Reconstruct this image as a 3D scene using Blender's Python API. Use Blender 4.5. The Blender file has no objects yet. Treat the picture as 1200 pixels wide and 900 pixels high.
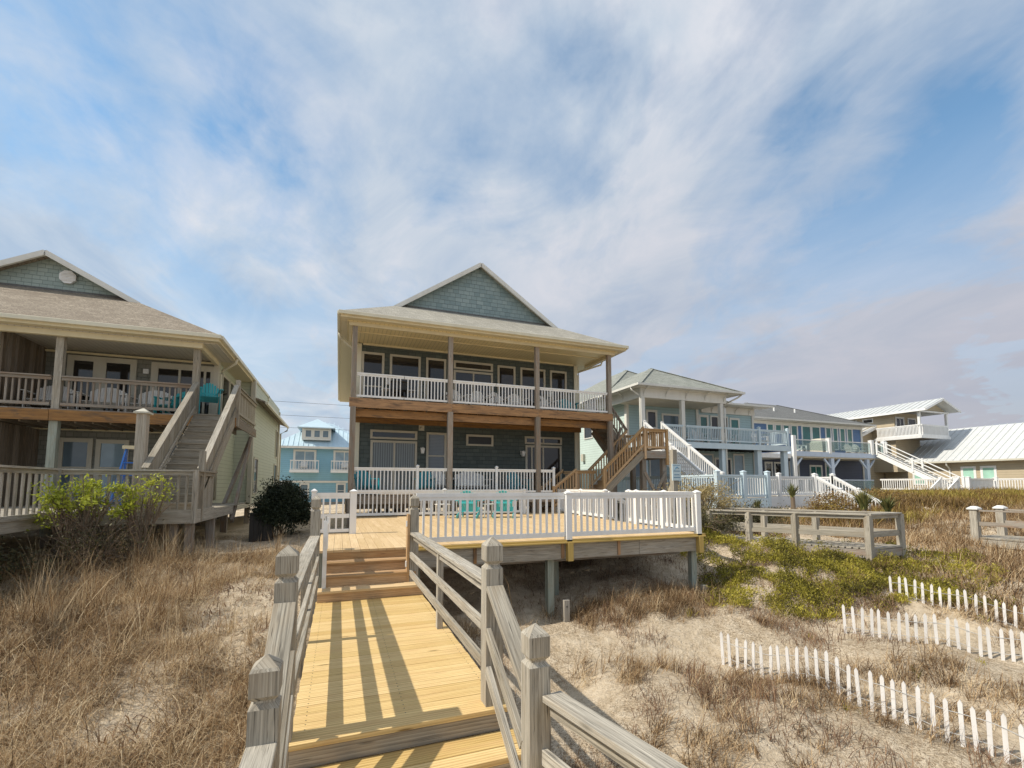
import bpy, math, random
import numpy as np
from mathutils import Vector, Matrix
random.seed(7); rng = np.random.default_rng(7)
PI = math.pi
scene = bpy.context.scene
COL = scene.collection
EYE = Vector((0, 0, 1.72))

# ------------------------------------------------------------------ materials
def new_mat(name):
    m = bpy.data.materials.new(name); m.use_nodes = True
    nt = m.node_tree; b = nt.nodes['Principled BSDF']
    return m, nt, b
def N(nt, t, **k):
    n = nt.nodes.new(t)
    for a, v in k.items():
        if a.startswith('i_'):
            n.inputs[a[2:].replace('_', ' ')].default_value = v
        else: setattr(n, a, v)
    return n
def L(nt, a, b): nt.links.new(a, b)
def ramp(nt, fac, stops):
    r = N(nt, 'ShaderNodeValToRGB'); e = r.color_ramp.elements
    while len(e) < len(stops): e.new(.5)
    for i, (p, c) in enumerate(stops):
        e[i].position = p; e[i].color = (*c, 1) if len(c) == 3 else c
    L(nt, fac, r.inputs[0]); return r.outputs[0]
def mix(nt, f, a, b, mode='MIX'):
    n = N(nt, 'ShaderNodeMix', data_type='RGBA', blend_type=mode)
    if hasattr(f, 'is_linked') or hasattr(f, 'links'): L(nt, f, n.inputs[0])
    else: n.inputs[0].default_value = f
    for s, v in ((6, a), (7, b)):
        if isinstance(v, (tuple, list)): n.inputs[s].default_value = (*v[:3], 1)
        else: L(nt, v, n.inputs[s])
    return n.outputs[2]
def mth(nt, op, a, b=None, c=None):
    n = N(nt, 'ShaderNodeMath', operation=op)
    for i, v in enumerate((a, b, c)):
        if v is None: continue
        if isinstance(v, (int, float)): n.inputs[i].default_value = v
        else: L(nt, v, n.inputs[i])
    return n.outputs[0]
def noise(nt, vec, scale, detail=4, rough=.55, dist=0):
    n = N(nt, 'ShaderNodeTexNoise'); n.inputs['Scale'].default_value = scale
    n.inputs['Detail'].default_value = detail; n.inputs['Roughness'].default_value = rough
    n.inputs['Distortion'].default_value = dist
    if vec is not None: L(nt, vec, n.inputs['Vector'])
    return n.outputs['Fac']
def mapping(nt, vec, sc, loc=(0, 0, 0)):
    n = N(nt, 'ShaderNodeMapping'); n.inputs['Scale'].default_value = sc; n.inputs['Location'].default_value = loc
    L(nt, vec, n.inputs['Vector']); return n.outputs[0]
def bump(nt, b, h, strength, dist=.01):
    n = N(nt, 'ShaderNodeBump'); n.inputs['Strength'].default_value = strength; n.inputs['Distance'].default_value = dist
    L(nt, h, n.inputs['Height']); L(nt, n.outputs[0], b.inputs['Normal'])
def uvc(nt): return N(nt, 'ShaderNodeTexCoord').outputs['UV']
def objc(nt): return N(nt, 'ShaderNodeTexCoord').outputs['Object']
def geo(nt): return N(nt, 'ShaderNodeNewGeometry').outputs['Position']
def tone(nt): return N(nt, 'ShaderNodeAttribute', attribute_name='tone').outputs['Fac']

def wood(name, dark, light, stain=None, stain_amt=.5, rough=.8, grain=70, gs=.5, bs=.35, knots=.5, cracks=.6, tv=.5, ring=.4):
    """UV: u along the grain in metres, v across"""
    m, nt, b = new_mat(name)
    uv = uvc(nt)
    gn = noise(nt, mapping(nt, uv, (2.4, grain * 2.2, 1)), 1, 6, .65, .8)
    coarse = noise(nt, mapping(nt, uv, (.7, 11, 1)), 1, 4, .6, 1.6)
    wv = N(nt, 'ShaderNodeTexWave', wave_type='BANDS', bands_direction='Y', wave_profile='SAW'); L(nt, mapping(nt, uv, (.28, 7, 1)), wv.inputs['Vector'])
    wv.inputs['Scale'].default_value = 1.6; wv.inputs['Distortion'].default_value = 7; wv.inputs['Detail'].default_value = 2.5; wv.inputs['Detail Scale'].default_value = .9
    f = mth(nt, 'ADD', mth(nt, 'MULTIPLY', gn, gs), mth(nt, 'MULTIPLY', coarse, 1 - gs))
    f = mth(nt, 'ADD', mth(nt, 'MULTIPLY', f, 1 - ring * .5), mth(nt, 'MULTIPLY', wv.outputs['Fac'], ring * .5))
    mid = tuple(d * .42 + l * .58 for d, l in zip(dark, light))
    col = ramp(nt, f, [(.30, dark), (.48, mid), (.62, light)])
    t = tone(nt)
    hsv = N(nt, 'ShaderNodeHueSaturation'); L(nt, col, hsv.inputs['Color'])
    L(nt, mth(nt, 'ADD', mth(nt, 'MULTIPLY', t, tv), 1 - tv / 2), hsv.inputs['Value'])
    L(nt, mth(nt, 'ADD', mth(nt, 'MULTIPLY', t, -tv * .6), 1 + tv * .3), hsv.inputs['Saturation'])
    col = hsv.outputs[0]
    if stain:
        st = noise(nt, mapping(nt, uv, (1.3, 7, 1)), 1, 5, .6, .8)
        col = mix(nt, ramp(nt, st, [(.5, (0, 0, 0)), (.66, (stain_amt,) * 3)]), col, stain)
    v = N(nt, 'ShaderNodeTexVoronoi'); v.inputs['Scale'].default_value = 1; L(nt, mapping(nt, uv, (1.6, 9, 1)), v.inputs['Vector'])
    k = ramp(nt, v.outputs['Distance'], [(.05, (knots,) * 3), (.12, (0, 0, 0))])
    col = mix(nt, k, col, tuple(c * .45 for c in dark))
    cr = noise(nt, mapping(nt, uv, (2.6, 95, 1), (3, 7, 0)), 1, 3, .5, .3)
    ck = ramp(nt, cr, [(.29, (cracks,) * 3), (.35, (0, 0, 0))])
    col = mix(nt, ck, col, tuple(c * .3 for c in dark))
    L(nt, col, b.inputs['Base Color']); b.inputs['Roughness'].default_value = rough
    b.inputs['Specular IOR Level'].default_value = .25
    bump(nt, b, mth(nt, 'SUBTRACT', f, mth(nt, 'MULTIPLY', ck, .5)), bs, .006)
    return m

def painted(name, col, rough=.45, dirt=.12, spec=.4, sc=2.5):
    m, nt, b = new_mat(name)
    p = geo(nt)
    n1 = noise(nt, mapping(nt, p, (1, 1, .35)), sc, 6, .65)
    n2 = noise(nt, p, 22, 4, .6)
    f = mth(nt, 'MULTIPLY', ramp(nt, n1, [(.42, (0, 0, 0)), (.75, (1, 1, 1))]), dirt * 3)
    c = mix(nt, f, col, tuple(x * .62 * y for x, y in zip(col, (1, .96, .86))))
    c = mix(nt, mth(nt, 'MULTIPLY', n2, dirt), c, tuple(x * .8 for x in col))
    t = tone(nt)
    hsv = N(nt, 'ShaderNodeHueSaturation'); L(nt, c, hsv.inputs['Color'])
    L(nt, mth(nt, 'ADD', mth(nt, 'MULTIPLY', t, .16), .92), hsv.inputs['Value'])
    L(nt, hsv.outputs[0], b.inputs['Base Color'])
    b.inputs['Roughness'].default_value = rough; b.inputs['Specular IOR Level'].default_value = spec
    bump(nt, b, n2, .06, .004)
    return m

def shingle_wall(name, c1, c2, mortar, w=.28, h=.165):
    m, nt, b = new_mat(name)
    p = geo(nt); s = N(nt, 'ShaderNodeSeparateXYZ'); L(nt, p, s.inputs[0])
    cmb = N(nt, 'ShaderNodeCombineXYZ'); L(nt, mth(nt, 'ADD', s.outputs[0], s.outputs[1]), cmb.inputs[0]); L(nt, s.outputs[2], cmb.inputs[1])
    br = N(nt, 'ShaderNodeTexBrick'); L(nt, cmb.outputs[0], br.inputs['Vector'])
    br.offset = .43; br.squash = 1.35; br.squash_frequency = 3
    br.inputs['Scale'].default_value = 1; br.inputs['Brick Width'].default_value = w; br.inputs['Row Height'].default_value = h
    br.inputs['Mortar Size'].default_value = .007; br.inputs['Mortar Smooth'].default_value = .3; br.inputs['Bias'].default_value = 0
    br.inputs['Color1'].default_value = (*c1, 1); br.inputs['Color2'].default_value = (*c2, 1); br.inputs['Mortar'].default_value = (*mortar, 1)
    n = noise(nt, mapping(nt, p, (30, 30, 3)), 1, 4)
    c = mix(nt, mth(nt, 'MULTIPLY', n, .35), br.outputs['Color'], c2, 'MIX')
    n2 = noise(nt, p, .8, 5)
    c = mix(nt, ramp(nt, n2, [(.35, (.0, .0, .0)), (.7, (.35,) * 3)]), c, tuple(x * .75 for x in c1))
    L(nt, c, b.inputs['Base Color']); b.inputs['Roughness'].default_value = .75
    # each course overlaps the one below
    saw = mth(nt, 'FRACT', mth(nt, 'DIVIDE', s.outputs[2], h))
    hgt = mth(nt, 'SUBTRACT', mth(nt, 'SUBTRACT', mth(nt, 'MULTIPLY', n, .25), saw), br.outputs['Fac'])
    bump(nt, b, hgt, .7, .012)
    return m

def lap_siding(name, col, h=.13, amt=.8):
    m, nt, b = new_mat(name)
    p = geo(nt); s = N(nt, 'ShaderNodeSeparateXYZ'); L(nt, p, s.inputs[0])
    saw = mth(nt, 'FRACT', mth(nt, 'DIVIDE', s.outputs[2], h))
    line = ramp(nt, saw, [(0, (1, 1, 1)), (.1, (0, 0, 0)), (.95, (0, 0, 0)), (1, (1, 1, 1))])
    n = noise(nt, mapping(nt, p, (1, 1, .5)), 1.2, 6, .6)
    c = mix(nt, ramp(nt, n, [(.35, (0, 0, 0)), (.8, (.6,) * 3)]), col, tuple(x * .82 for x in col))
    c = mix(nt, mth(nt, 'MULTIPLY', line, .6), c, tuple(x * .35 for x in col))
    L(nt, c, b.inputs['Base Color']); b.inputs['Roughness'].default_value = .55
    bump(nt, b, mth(nt, 'MULTIPLY', saw, -1), amt, .015)
    return m

def roof_shingle(name, c1, c2, c3):
    m, nt, b = new_mat(name)
    p = geo(nt); s = N(nt, 'ShaderNodeSeparateXYZ'); L(nt, p, s.inputs[0])
    cmb = N(nt, 'ShaderNodeCombineXYZ'); L(nt, mth(nt, 'ADD', s.outputs[0], mth(nt, 'MULTIPLY', s.outputs[1], .93)), cmb.inputs[0]); L(nt, s.outputs[2], cmb.inputs[1])
    br = N(nt, 'ShaderNodeTexBrick'); L(nt, cmb.outputs[0], br.inputs['Vector'])
    br.offset = .37; br.inputs['Scale'].default_value = 1; br.inputs['Brick Width'].default_value = .24; br.inputs['Row Height'].default_value = .085
    br.inputs['Mortar Size'].default_value = .006; br.inputs['Mortar Smooth'].default_value = .2
    br.inputs['Color1'].default_value = (*c1, 1); br.inputs['Color2'].default_value = (*c2, 1); br.inputs['Mortar'].default_value = (*c3, 1)
    n = noise(nt, p, 26, 4, .75); n2 = noise(nt, p, .55, 5)
    c = mix(nt, ramp(nt, n, [(.42, (0, 0, 0)), (.58, (.75,) * 3)]), br.outputs['Color'], c3)
    c = mix(nt, ramp(nt, n2, [(.3, (0, 0, 0)), (.75, (.4,) * 3)]), c, c3)
    L(nt, c, b.inputs['Base Color']); b.inputs['Roughness'].default_value = .95
    bump(nt, b, mth(nt, 'SUBTRACT', n, br.outputs['Fac']), .6, .012)
    return m

def striped(name, col, axis, pitch, dark=.6):
    m, nt, b = new_mat(name)
    p = geo(nt); s = N(nt, 'ShaderNodeSeparateXYZ'); L(nt, p, s.inputs[0])
    f = mth(nt, 'FRACT', mth(nt, 'DIVIDE', s.outputs[axis], pitch))
    ln = ramp(nt, f, [(0, (1,) * 3), (.12, (0,) * 3), (.88, (0,) * 3), (1, (1,) * 3)])
    n = noise(nt, p, .9, 5)
    c = mix(nt, mth(nt, 'MULTIPLY', n, .5), col, tuple(x * .85 for x in col))
    c = mix(nt, mth(nt, 'MULTIPLY', ln, 1 - dark), c, tuple(x * .45 for x in col))
    L(nt, c, b.inputs['Base Color']); b.inputs['Roughness'].default_value = .5
    bump(nt, b, mth(nt, 'MULTIPLY', ln, -1), .4, .01)
    return m

def glass(name, col=(.02, .025, .028), rough=.04, vari=.5):
    m, nt, b = new_mat(name)
    p = geo(nt)
    n = noise(nt, p, .7, 3)
    c = mix(nt, ramp(nt, n, [(.35, (0,) * 3), (.7, (vari,) * 3)]), col, tuple(x * 2.2 + .005 for x in col))
    L(nt, c, b.inputs['Base Color'])
    b.inputs['Roughness'].default_value = rough; b.inputs['Specular IOR Level'].default_value = .6
    n2 = noise(nt, p, 1.6, 2); bump(nt, b, n2, .05, .02)
    return m

def blinds_glass(name, col, dark, pitch=.09, axis=0):
    m, nt, b = new_mat(name)
    p = geo(nt); s = N(nt, 'ShaderNodeSeparateXYZ'); L(nt, p, s.inputs[0])
    f = mth(nt, 'FRACT', mth(nt, 'DIVIDE', s.outputs[axis], pitch))
    c = ramp(nt, f, [(0, dark), (.18, col), (.7, tuple((a + d) / 2 for a, d in zip(col, dark))), (1, dark)])
    L(nt, c, b.inputs['Base Color']); b.inputs['Roughness'].default_value = .12; b.inputs['Specular IOR Level'].default_value = .55
    return m

def foliage(name, c1, c2, c3, rough=.6, trans=.25):
    """tone attribute picks between three leaf colours"""
    m, nt, b = new_mat(name)
    c = ramp(nt, tone(nt), [(0, c1), (.5, c2), (1, c3)])
    L(nt, c, b.inputs['Base Color']); b.inputs['Roughness'].default_value = rough
    b.inputs['Specular IOR Level'].default_value = .2
    if trans:
        tr = N(nt, 'ShaderNodeBsdfTranslucent'); L(nt, c, tr.inputs[0])
        mx = N(nt, 'ShaderNodeMixShader'); mx.inputs[0].default_value = trans
        L(nt, b.outputs[0], mx.inputs[1]); L(nt, tr.outputs[0], mx.inputs[2])
        L(nt, mx.outputs[0], nt.nodes['Material Output'].inputs['Surface'])
    return m

M = {}
M['gray_wood'] = wood('weathered_grey_wood', (.085, .075, .058), (.50, .455, .375), (.30, .23, .15), .4, grain=52, gs=.7, bs=.9, cracks=1.0, tv=.35, ring=.12)
M['gray_wood2'] = wood('weathered_brown_wood', (.12, .10, .082), (.38, .335, .28), (.30, .16, .08), .45, grain=45, gs=.6, bs=.6, tv=.4)
M['green_wood'] = wood('weathered_green_wood', (.15, .17, .14), (.38, .41, .35), (.30, .24, .16), .5, grain=45, bs=.5)
M['new_wood'] = wood('new_yellow_pine', (.44, .28, .10), (.74, .545, .25), (.56, .34, .16), .35, rough=.65, grain=40, gs=.5, bs=.25, knots=.85, cracks=.45, tv=.2, ring=.6)
M['new_wood_edge'] = wood('treated_pine_edge', (.38, .25, .07), (.60, .43, .14), None, rough=.6, grain=40, bs=.15, knots=.5, cracks=.2, tv=.15)
M['deck_wood'] = wood('deck_pine', (.52, .36, .18), (.70, .52, .30), (.56, .37, .2), .3, rough=.6, grain=30, gs=.35, bs=.1, knots=.5, cracks=.2, tv=.13)
M['step_wood'] = wood('step_pine', (.27, .155, .075), (.55, .37, .20), (.34, .18, .08), .5, rough=.65, grain=35, bs=.3, knots=.7, tv=.25)
M['rust_beam'] = wood('stained_beam', (.12, .062, .033), (.46, .26, .115), (.12, .085, .06), .8, rough=.75, grain=28, bs=.4, tv=.35)
M['stair_wood'] = wood('stair_pine', (.34, .205, .10), (.62, .42, .23), (.34, .2, .1), .3, rough=.7, grain=40, bs=.25, tv=.3)
M['stringer_wood'] = wood('stringer_grey', (.17, .145, .115), (.46, .41, .33), (.36, .25, .15), .4, grain=40, bs=.3)
M['fence_boards'] = wood('partition_boards', (.07, .056, .042), (.26, .215, .165), (.25, .17, .1), .4, grain=25, bs=.4, tv=.6)
M['white'] = painted('white_vinyl', (.80, .80, .79), .4, .11, .4, 4)
M['picket_white'] = painted('picket_white', (.74, .72, .70), .7, .16, .2, 6)
M['white_trim'] = painted('white_trim', (.72, .71, .66), .45, .1)
M['cream'] = painted('cream_trim', (.72, .63, .42), .5, .12)
M['cream_light'] = painted('cream_gutter', (.70, .66, .52), .4, .12)
M['win_trim'] = painted('window_trim', (.52, .48, .39), .5, .1)
M['beige_trim'] = painted('beige_trim', (.56, .53, .44), .5, .1)
M['bluewhite'] = painted('pale_blue_paint', (.56, .67, .73), .5, .08)
M['skyblue_paint'] = painted('soft_blue_paint', (.48, .57, .70), .5, .08)
M['ceil'] = striped('porch_ceiling', (.80, .68, .40), 0, .15, .35)
M['ceil_l'] = striped('porch_ceiling_grey', (.58, .54, .46), 0, .15, .4)
M['soffit_y'] = striped('soffit', (.62, .55, .38), 1, .13)
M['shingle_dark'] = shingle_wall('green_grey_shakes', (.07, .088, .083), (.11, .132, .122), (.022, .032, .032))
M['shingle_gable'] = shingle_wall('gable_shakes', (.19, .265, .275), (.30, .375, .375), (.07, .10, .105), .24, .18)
M['shingle_gable_l'] = shingle_wall('gable_shakes_pale', (.28, .35, .33), (.36, .43, .40), (.13, .17, .16), .2, .14)
M['shingle_l'] = shingle_wall('grey_shakes', (.18, .185, .16), (.25, .25, .22), (.08, .08, .07), .2, .15)
M['siding_l'] = lap_siding('pale_green_siding', (.52, .55, .44), .15)
M['siding_main'] = lap_siding('cream_siding', (.52, .50, .40), .14)
M['siding_A'] = lap_siding('aqua_siding', (.36, .50, .53), .16)
M['siding_As'] = lap_siding('pale_aqua_siding', (.58, .70, .66), .16)
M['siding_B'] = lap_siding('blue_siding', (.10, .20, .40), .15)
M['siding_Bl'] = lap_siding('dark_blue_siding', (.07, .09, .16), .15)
M['siding_C'] = lap_siding('tan_siding', (.47, .39, .27), .2)
M['siding_D'] = lap_siding('bright_blue_siding', (.24, .46, .58), .2, .4)
M['roof_main'] = roof_shingle('grey_tan_roof', (.38, .36, .30), (.56, .53, .45), (.20, .185, .155))
M['roof_left'] = roof_shingle('brown_roof', (.29, .24, .18), (.43, .37, .285), (.15, .12, .09))
M['roof_A'] = roof_shingle('grey_green_roof', (.29, .30, .26), (.45, .46, .41), (.15, .16, .14))
M['roof_B'] = roof_shingle('dark_grey_roof', (.15, .155, .15), (.23, .235, .225), (.10, .10, .10))
M['metal_roof'] = painted('metal_roof', (.58, .595, .59), .42, .1)
M['metal_roof_b'] = painted('metal_roof_blue', (.52, .66, .74), .38, .08)
M['glass'] = glass('dark_glass', (.022, .02, .019), .04, .25)
M['glass_b'] = glass('bluish_glass', (.10, .14, .17), .06)
M['glass_g'] = glass('green_glass', (.03, .13, .12), .05)
M['glass_pale'] = glass('pale_glass', (.22, .30, .36), .08)
M['glass_bl'] = blinds_glass('blind_glass', (.24, .26, .26), (.05, .06, .06))
M['glass_hb'] = blinds_glass('horizontal_blind', (.20, .22, .24), (.10, .12, .14), .06, 2)
M['glass_shade'] = glass('green_shade', (.25, .42, .34), .3)
M['teal'] = painted('teal_plastic', (.05, .43, .47), .4, .06)
M['teal_dark'] = painted('teal_plastic_deep', (.02, .27, .33), .4, .06)
M['white_plastic'] = painted('white_plastic', (.76, .75, .72), .4, .08)
M['black'] = painted('black_metal', (.03, .03, .03), .4, .1)
M['grey_metal'] = painted('grey_metal', (.45, .45, .44), .35, .1)
M['ladder_blue'] = painted('blue_fibreglass', (.03, .16, .55), .4, .05)
M['sign_face'] = painted('sign_face', (.56, .68, .72), .4, .03)
M['sign_ink'] = painted('sign_ink', (.06, .20, .34), .5, 0)
M['dark_box'] = painted('dark_box', (.05, .045, .04), .7, .2)
M['concrete'] = painted('concrete', (.30, .29, .27), .9, .2)
M['bark'] = painted('twig_bark', (.20, .15, .105), .9, .2)
M['dry_grass'] = foliage('dry_grass', (.085, .048, .024), (.39, .255, .13), (.74, .60, .39), .7, .2)
M['dry_scrub'] = foliage('dry_scrub', (.10, .055, .035), (.22, .135, .085), (.34, .22, .13), .8, .1)
M['green_cover'] = foliage('yellow_green_leaves', (.08, .07, .022), (.30, .265, .04), (.52, .45, .08), .5, .3)
M['rust_cover'] = foliage('rust_leaves', (.13, .085, .03), (.28, .17, .06), (.36, .29, .07), .6, .2)
M['bush_dark'] = foliage('dark_leaves', (.016, .022, .013), (.03, .04, .022), (.055, .07, .04), .45, .1)
M['bush_green'] = foliage('bright_leaves', (.20, .24, .03), (.38, .42, .05), (.55, .56, .10), .5, .35)
M['bush_olive'] = foliage('olive_leaves', (.04, .04, .022), (.085, .08, .04), (.16, .14, .06), .6, .2)
M['bush_gold'] = foliage('gold_leaves', (.16, .12, .05), (.38, .30, .14), (.55, .45, .24), .6, .25)
M['yucca'] = foliage('yucca_leaves', (.06, .075, .03), (.16, .17, .06), (.32, .28, .10), .5, .1)

def sand_mat():
    m, nt, b = new_mat('sand')
    p = geo(nt)
    n0 = noise(nt, p, .55, 5, .6); n1 = noise(nt, p, 5, 6, .65); n2 = noise(nt, p, 130, 2, .6)
    c = ramp(nt, n1, [(.3, (.46, .365, .25)), (.5, (.60, .495, .36)), (.7, (.70, .60, .46))])
    # plant litter lying on the sand
    lit = noise(nt, mapping(nt, p, (1, 1, 1), (4, 2, 0)), 24, 6, .75, 1.5)
    patch = ramp(nt, n0, [(.42, (0,) * 3), (.6, (1,) * 3)])
    f = mth(nt, 'MULTIPLY', ramp(nt, lit, [(.46, (0,) * 3), (.58, (.85,) * 3)]), patch)
    c = mix(nt, f, c, (.17, .115, .065))
    L(nt, c, b.inputs['Base Color']); b.inputs['Roughness'].default_value = .95; b.inputs['Specular IOR Level'].default_value = .1
    h = mth(nt, 'ADD', mth(nt, 'MULTIPLY', n1, 1.0), mth(nt, 'MULTIPLY', noise(nt, p, 17, 5, .7), .6))
    h = mth(nt, 'ADD', h, mth(nt, 'MULTIPLY', n2, .06))
    bump(nt, b, h, .9, .09)
    return m
M['sand'] = sand_mat()
def water_mat():
    m, nt, b = new_mat('sea'); b.inputs['Base Color'].default_value = (.03, .08, .09, 1); b.inputs['Roughness'].default_value = .15
    bump(nt, b, noise(nt, geo(nt), .8, 5), .5, .2); return m
M['water'] = water_mat()

# ------------------------------------------------------------------ mesh builder
ORG = {}
SPLIT = {'corner_board', 'pile', 'downspout', 'stringer', 'brace', 'girder', 'hinge', 'eave_bracket', 'rim_beam', 'roof_vent', 'bracket_block', 'lower_rim_beam'}
class MB:
    def __init__(s): s.v = []; s.f = []; s.uv = []; s.t = []; s.mi = []; s.marks = []
    def face(s, pts, uvs, t=.5, mi=0):
        b = len(s.v); s.v += [tuple(p) for p in pts]; s.f.append(tuple(range(b, b + len(pts)))); s.uv += uvs; s.t.append(t); s.mi.append(mi)
    def beam(s, p0, p1, w, h, up=(0, 0, 1), t=None, mi=0, c0=0, c1=0):
        """box from p0 to p1; w across (horizontal), h along up"""
        p0 = Vector(p0); p1 = Vector(p1); d = p1 - p0; ln = d.length
        if ln < 1e-6: return
        s.marks.append((len(s.v), len(s.f), len(s.uv)))
        d /= ln; up = Vector(up)
        if abs(d.dot(up)) > .999: up = Vector((0, 1, 0))
        r = d.cross(up).normalized(); u = r.cross(d).normalized()
        t = random.random() if t is None else t
        uo = random.random() * 50; vo = random.random() * 50
        a = [p0 + r * (x * w / 2) + u * (y * h / 2) for x, y in ((-1, -1), (1, -1), (1, 1), (-1, 1))]
        b = [q + d * ln for q in a]
        k = len(s.v); s.v += [tuple(q) for q in a + b]
        per = [0, w, w + h, 2 * w + h, 2 * w + 2 * h]
        for i in range(4):
            j = (i + 1) % 4
            s.f.append((k + i, k + j, k + 4 + j, k + 4 + i))
            s.uv += [(uo, vo + per[i]), (uo, vo + per[i + 1]), (uo + ln, vo + per[i + 1]), (uo + ln, vo + per[i])]
            s.t.append(t); s.mi.append(mi)
        s.f.append((k + 3, k + 2, k + 1, k)); s.uv += [(vo + x, vo + y) for x, y in ((0, h), (w, h), (w, 0), (0, 0))]
        s.f.append((k + 4, k + 5, k + 6, k + 7)); s.uv += [(vo + x, vo + y) for x, y in ((0, 0), (w, 0), (w, h), (0, h))]
        s.t += [t, t]; s.mi += [mi, mi]
    def box(s, x0, y0, z0, x1, y1, z1, t=None, mi=0):
        dx, dy, dz = x1 - x0, y1 - y0, z1 - z0; cx, cy, cz = (x0 + x1) / 2, (y0 + y1) / 2, (z0 + z1) / 2
        if dz >= dx and dz >= dy: s.beam((cx, cy, z0), (cx, cy, z1), dx, dy, (0, 1, 0), t, mi)
        elif dx >= dy: s.beam((x0, cy, cz), (x1, cy, cz), dy, dz, (0, 0, 1), t, mi)
        else: s.beam((cx, y0, cz), (cx, y1, cz), dx, dz, (0, 0, 1), t, mi)
    def slab(s, pts, th, t=.5, n=None):
        """polygon with thickness th downwards (or along n)"""
        n = Vector(n) if n else Vector((0, 0, -1)); P = [Vector(p) for p in pts]; Q = [p + n * th for p in P]
        s.face(P, [(p.x, p.y + p.z) for p in P], t); s.face(Q[::-1], [(p.x, p.y + p.z) for p in Q[::-1]], t)
        for i in range(len(P)):
            j = (i + 1) % len(P)
            ln = (P[j] - P[i]).length
            s.face([P[j], P[i], Q[i], Q[j]], [(ln, 0), (0, 0), (0, th), (ln, th)], t)
    def tube(s, pts, rad, n=6, t=.5):
        s.marks.append((len(s.v), len(s.f), len(s.uv)))
        P = [Vector(p) for p in pts]; R = rad if isinstance(rad, (list, tuple)) else [rad] * len(P)
        rings = []
        for i, p in enumerate(P):
            d = (P[min(i + 1, len(P) - 1)] - P[max(i - 1, 0)]).normalized()
            up = Vector((0, 0, 1)) if abs(d.z) < .95 else Vector((1, 0, 0))
            r = d.cross(up).normalized(); u = r.cross(d)
            k = len(s.v); s.v += [tuple(p + (r * math.cos(2 * PI * a / n) + u * math.sin(2 * PI * a / n)) * R[i]) for a in range(n)]; rings.append(k)
        for i in range(len(P) - 1):
            for a in range(n):
                b = (a + 1) % n
                s.f.append((rings[i] + a, rings[i] + b, rings[i + 1] + b, rings[i + 1] + a)); s.uv += [(i, a / n), (i, a / n + .1), (i + 1, a / n + .1), (i + 1, a / n)]; s.t.append(t); s.mi.append(0)
        for rr, rev in ((rings[0], True), (rings[-1], False)):
            ids = [rr + a for a in range(n)]
            s.f.append(tuple(ids[::-1] if rev else ids)); s.uv += [(0, 0)] * n; s.t.append(t); s.mi.append(0)
    def frustum(s, c, z0, z1, w0, w1, t=.5):
        x, y = c
        a = [(x - w0 / 2, y - w0 / 2, z0), (x + w0 / 2, y - w0 / 2, z0), (x + w0 / 2, y + w0 / 2, z0), (x - w0 / 2, y + w0 / 2, z0)]
        b = [(x - w1 / 2, y - w1 / 2, z1), (x + w1 / 2, y - w1 / 2, z1), (x + w1 / 2, y + w1 / 2, z1), (x - w1 / 2, y + w1 / 2, z1)]
        o = random.random() * 30; dz = abs(z1 - z0)
        for i in range(4):
            j = (i + 1) % 4
            s.face([a[i], a[j], b[j], b[i]], [(o, o + i * w0), (o, o + (i + 1) * w0), (o + dz, o + (i + 1) * w0), (o + dz, o + i * w0)], t)
        s.face(b, [(o, o), (o + w1, o), (o + w1, o + w1), (o, o + w1)], t)
        s.face(a[::-1], [(o, o), (o + w0, o), (o + w0, o + w0), (o, o + w0)], t)
    def build(s, name, mat, parent=None, label=None, bev=0, smooth=False):
        if name in SPLIT and len(s.marks) > 1 and s.marks[0][0] == 0:
            out = None; ends = s.marks[1:] + [(len(s.v), len(s.f), len(s.uv))]
            for (v0, f0, u0), (v1, f1, u1) in zip(s.marks, ends):
                q = MB(); q.v = s.v[v0:v1]; q.f = [tuple(i - v0 for i in f) for f in s.f[f0:f1]]; q.uv = s.uv[u0:u1]; q.t = s.t[f0:f1]; q.mi = s.mi[f0:f1]
                out = q.build(name, mat, parent, label, bev, smooth)
            return out
        me = bpy.data.meshes.new(name)
        o = ORG.get(parent, Vector((0, 0, 0))) if parent else Vector((0, 0, 0))
        me.from_pydata([(x - o.x, y - o.y, z - o.z) for x, y, z in s.v], [], s.f)
        uvl = me.uv_layers.new(name='UVMap'); uvl.data.foreach_set('uv', np.array(s.uv, dtype=np.float32).ravel())
        a = me.attributes.new('tone', 'FLOAT', 'FACE'); a.data.foreach_set('value', np.array(s.t, dtype=np.float32))
        ms = mat if isinstance(mat, (list, tuple)) else [mat]
        for m in ms: me.materials.append(M[m] if isinstance(m, str) else m)
        if len(ms) > 1: me.polygons.foreach_set('material_index', s.mi)
        if smooth: me.polygons.foreach_set('use_smooth', [True] * len(me.polygons))
        ob = bpy.data.objects.new(name, me); COL.objects.link(ob)
        if parent: ob.parent = parent; ORG[ob] = o
        if label: ob['label'] = label
        if bev:
            md = ob.modifiers.new('bevel', 'BEVEL'); md.width = bev; md.segments = 2; md.limit_method = 'ANGLE'
        return ob

def tag(o, label=None, cat=None, group=None, kind=None):
    if label: o['label'] = label
    if cat: o['category'] = cat
    if group: o['group'] = group
    if kind: o['kind'] = kind
    return o
def thing(name, label, cat, loc=(0, 0, 0), group=None):
    o = bpy.data.objects.new(name, None); o.empty_display_size = .2; COL.objects.link(o); o.location = loc
    ORG[o] = Vector(loc); return tag(o, label, cat, group)
def children(o): return [c for c in bpy.data.objects if c.parent == o]
def copy_tree(o, parent=None, mats=None):
    c = o.copy(); COL.objects.link(c); c.parent = parent
    if mats and c.type == 'MESH':
        c.data = mats_copy(c.data, mats)
    for ch in children(o): copy_tree(ch, c, mats)
    return c
_mc = {}
def mats_copy(me, mats):
    k = (me.name, mats)
    if k not in _mc:
        d = me.copy(); d.materials.clear(); d.materials.append(M[mats]); _mc[k] = d
    return _mc[k]

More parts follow.
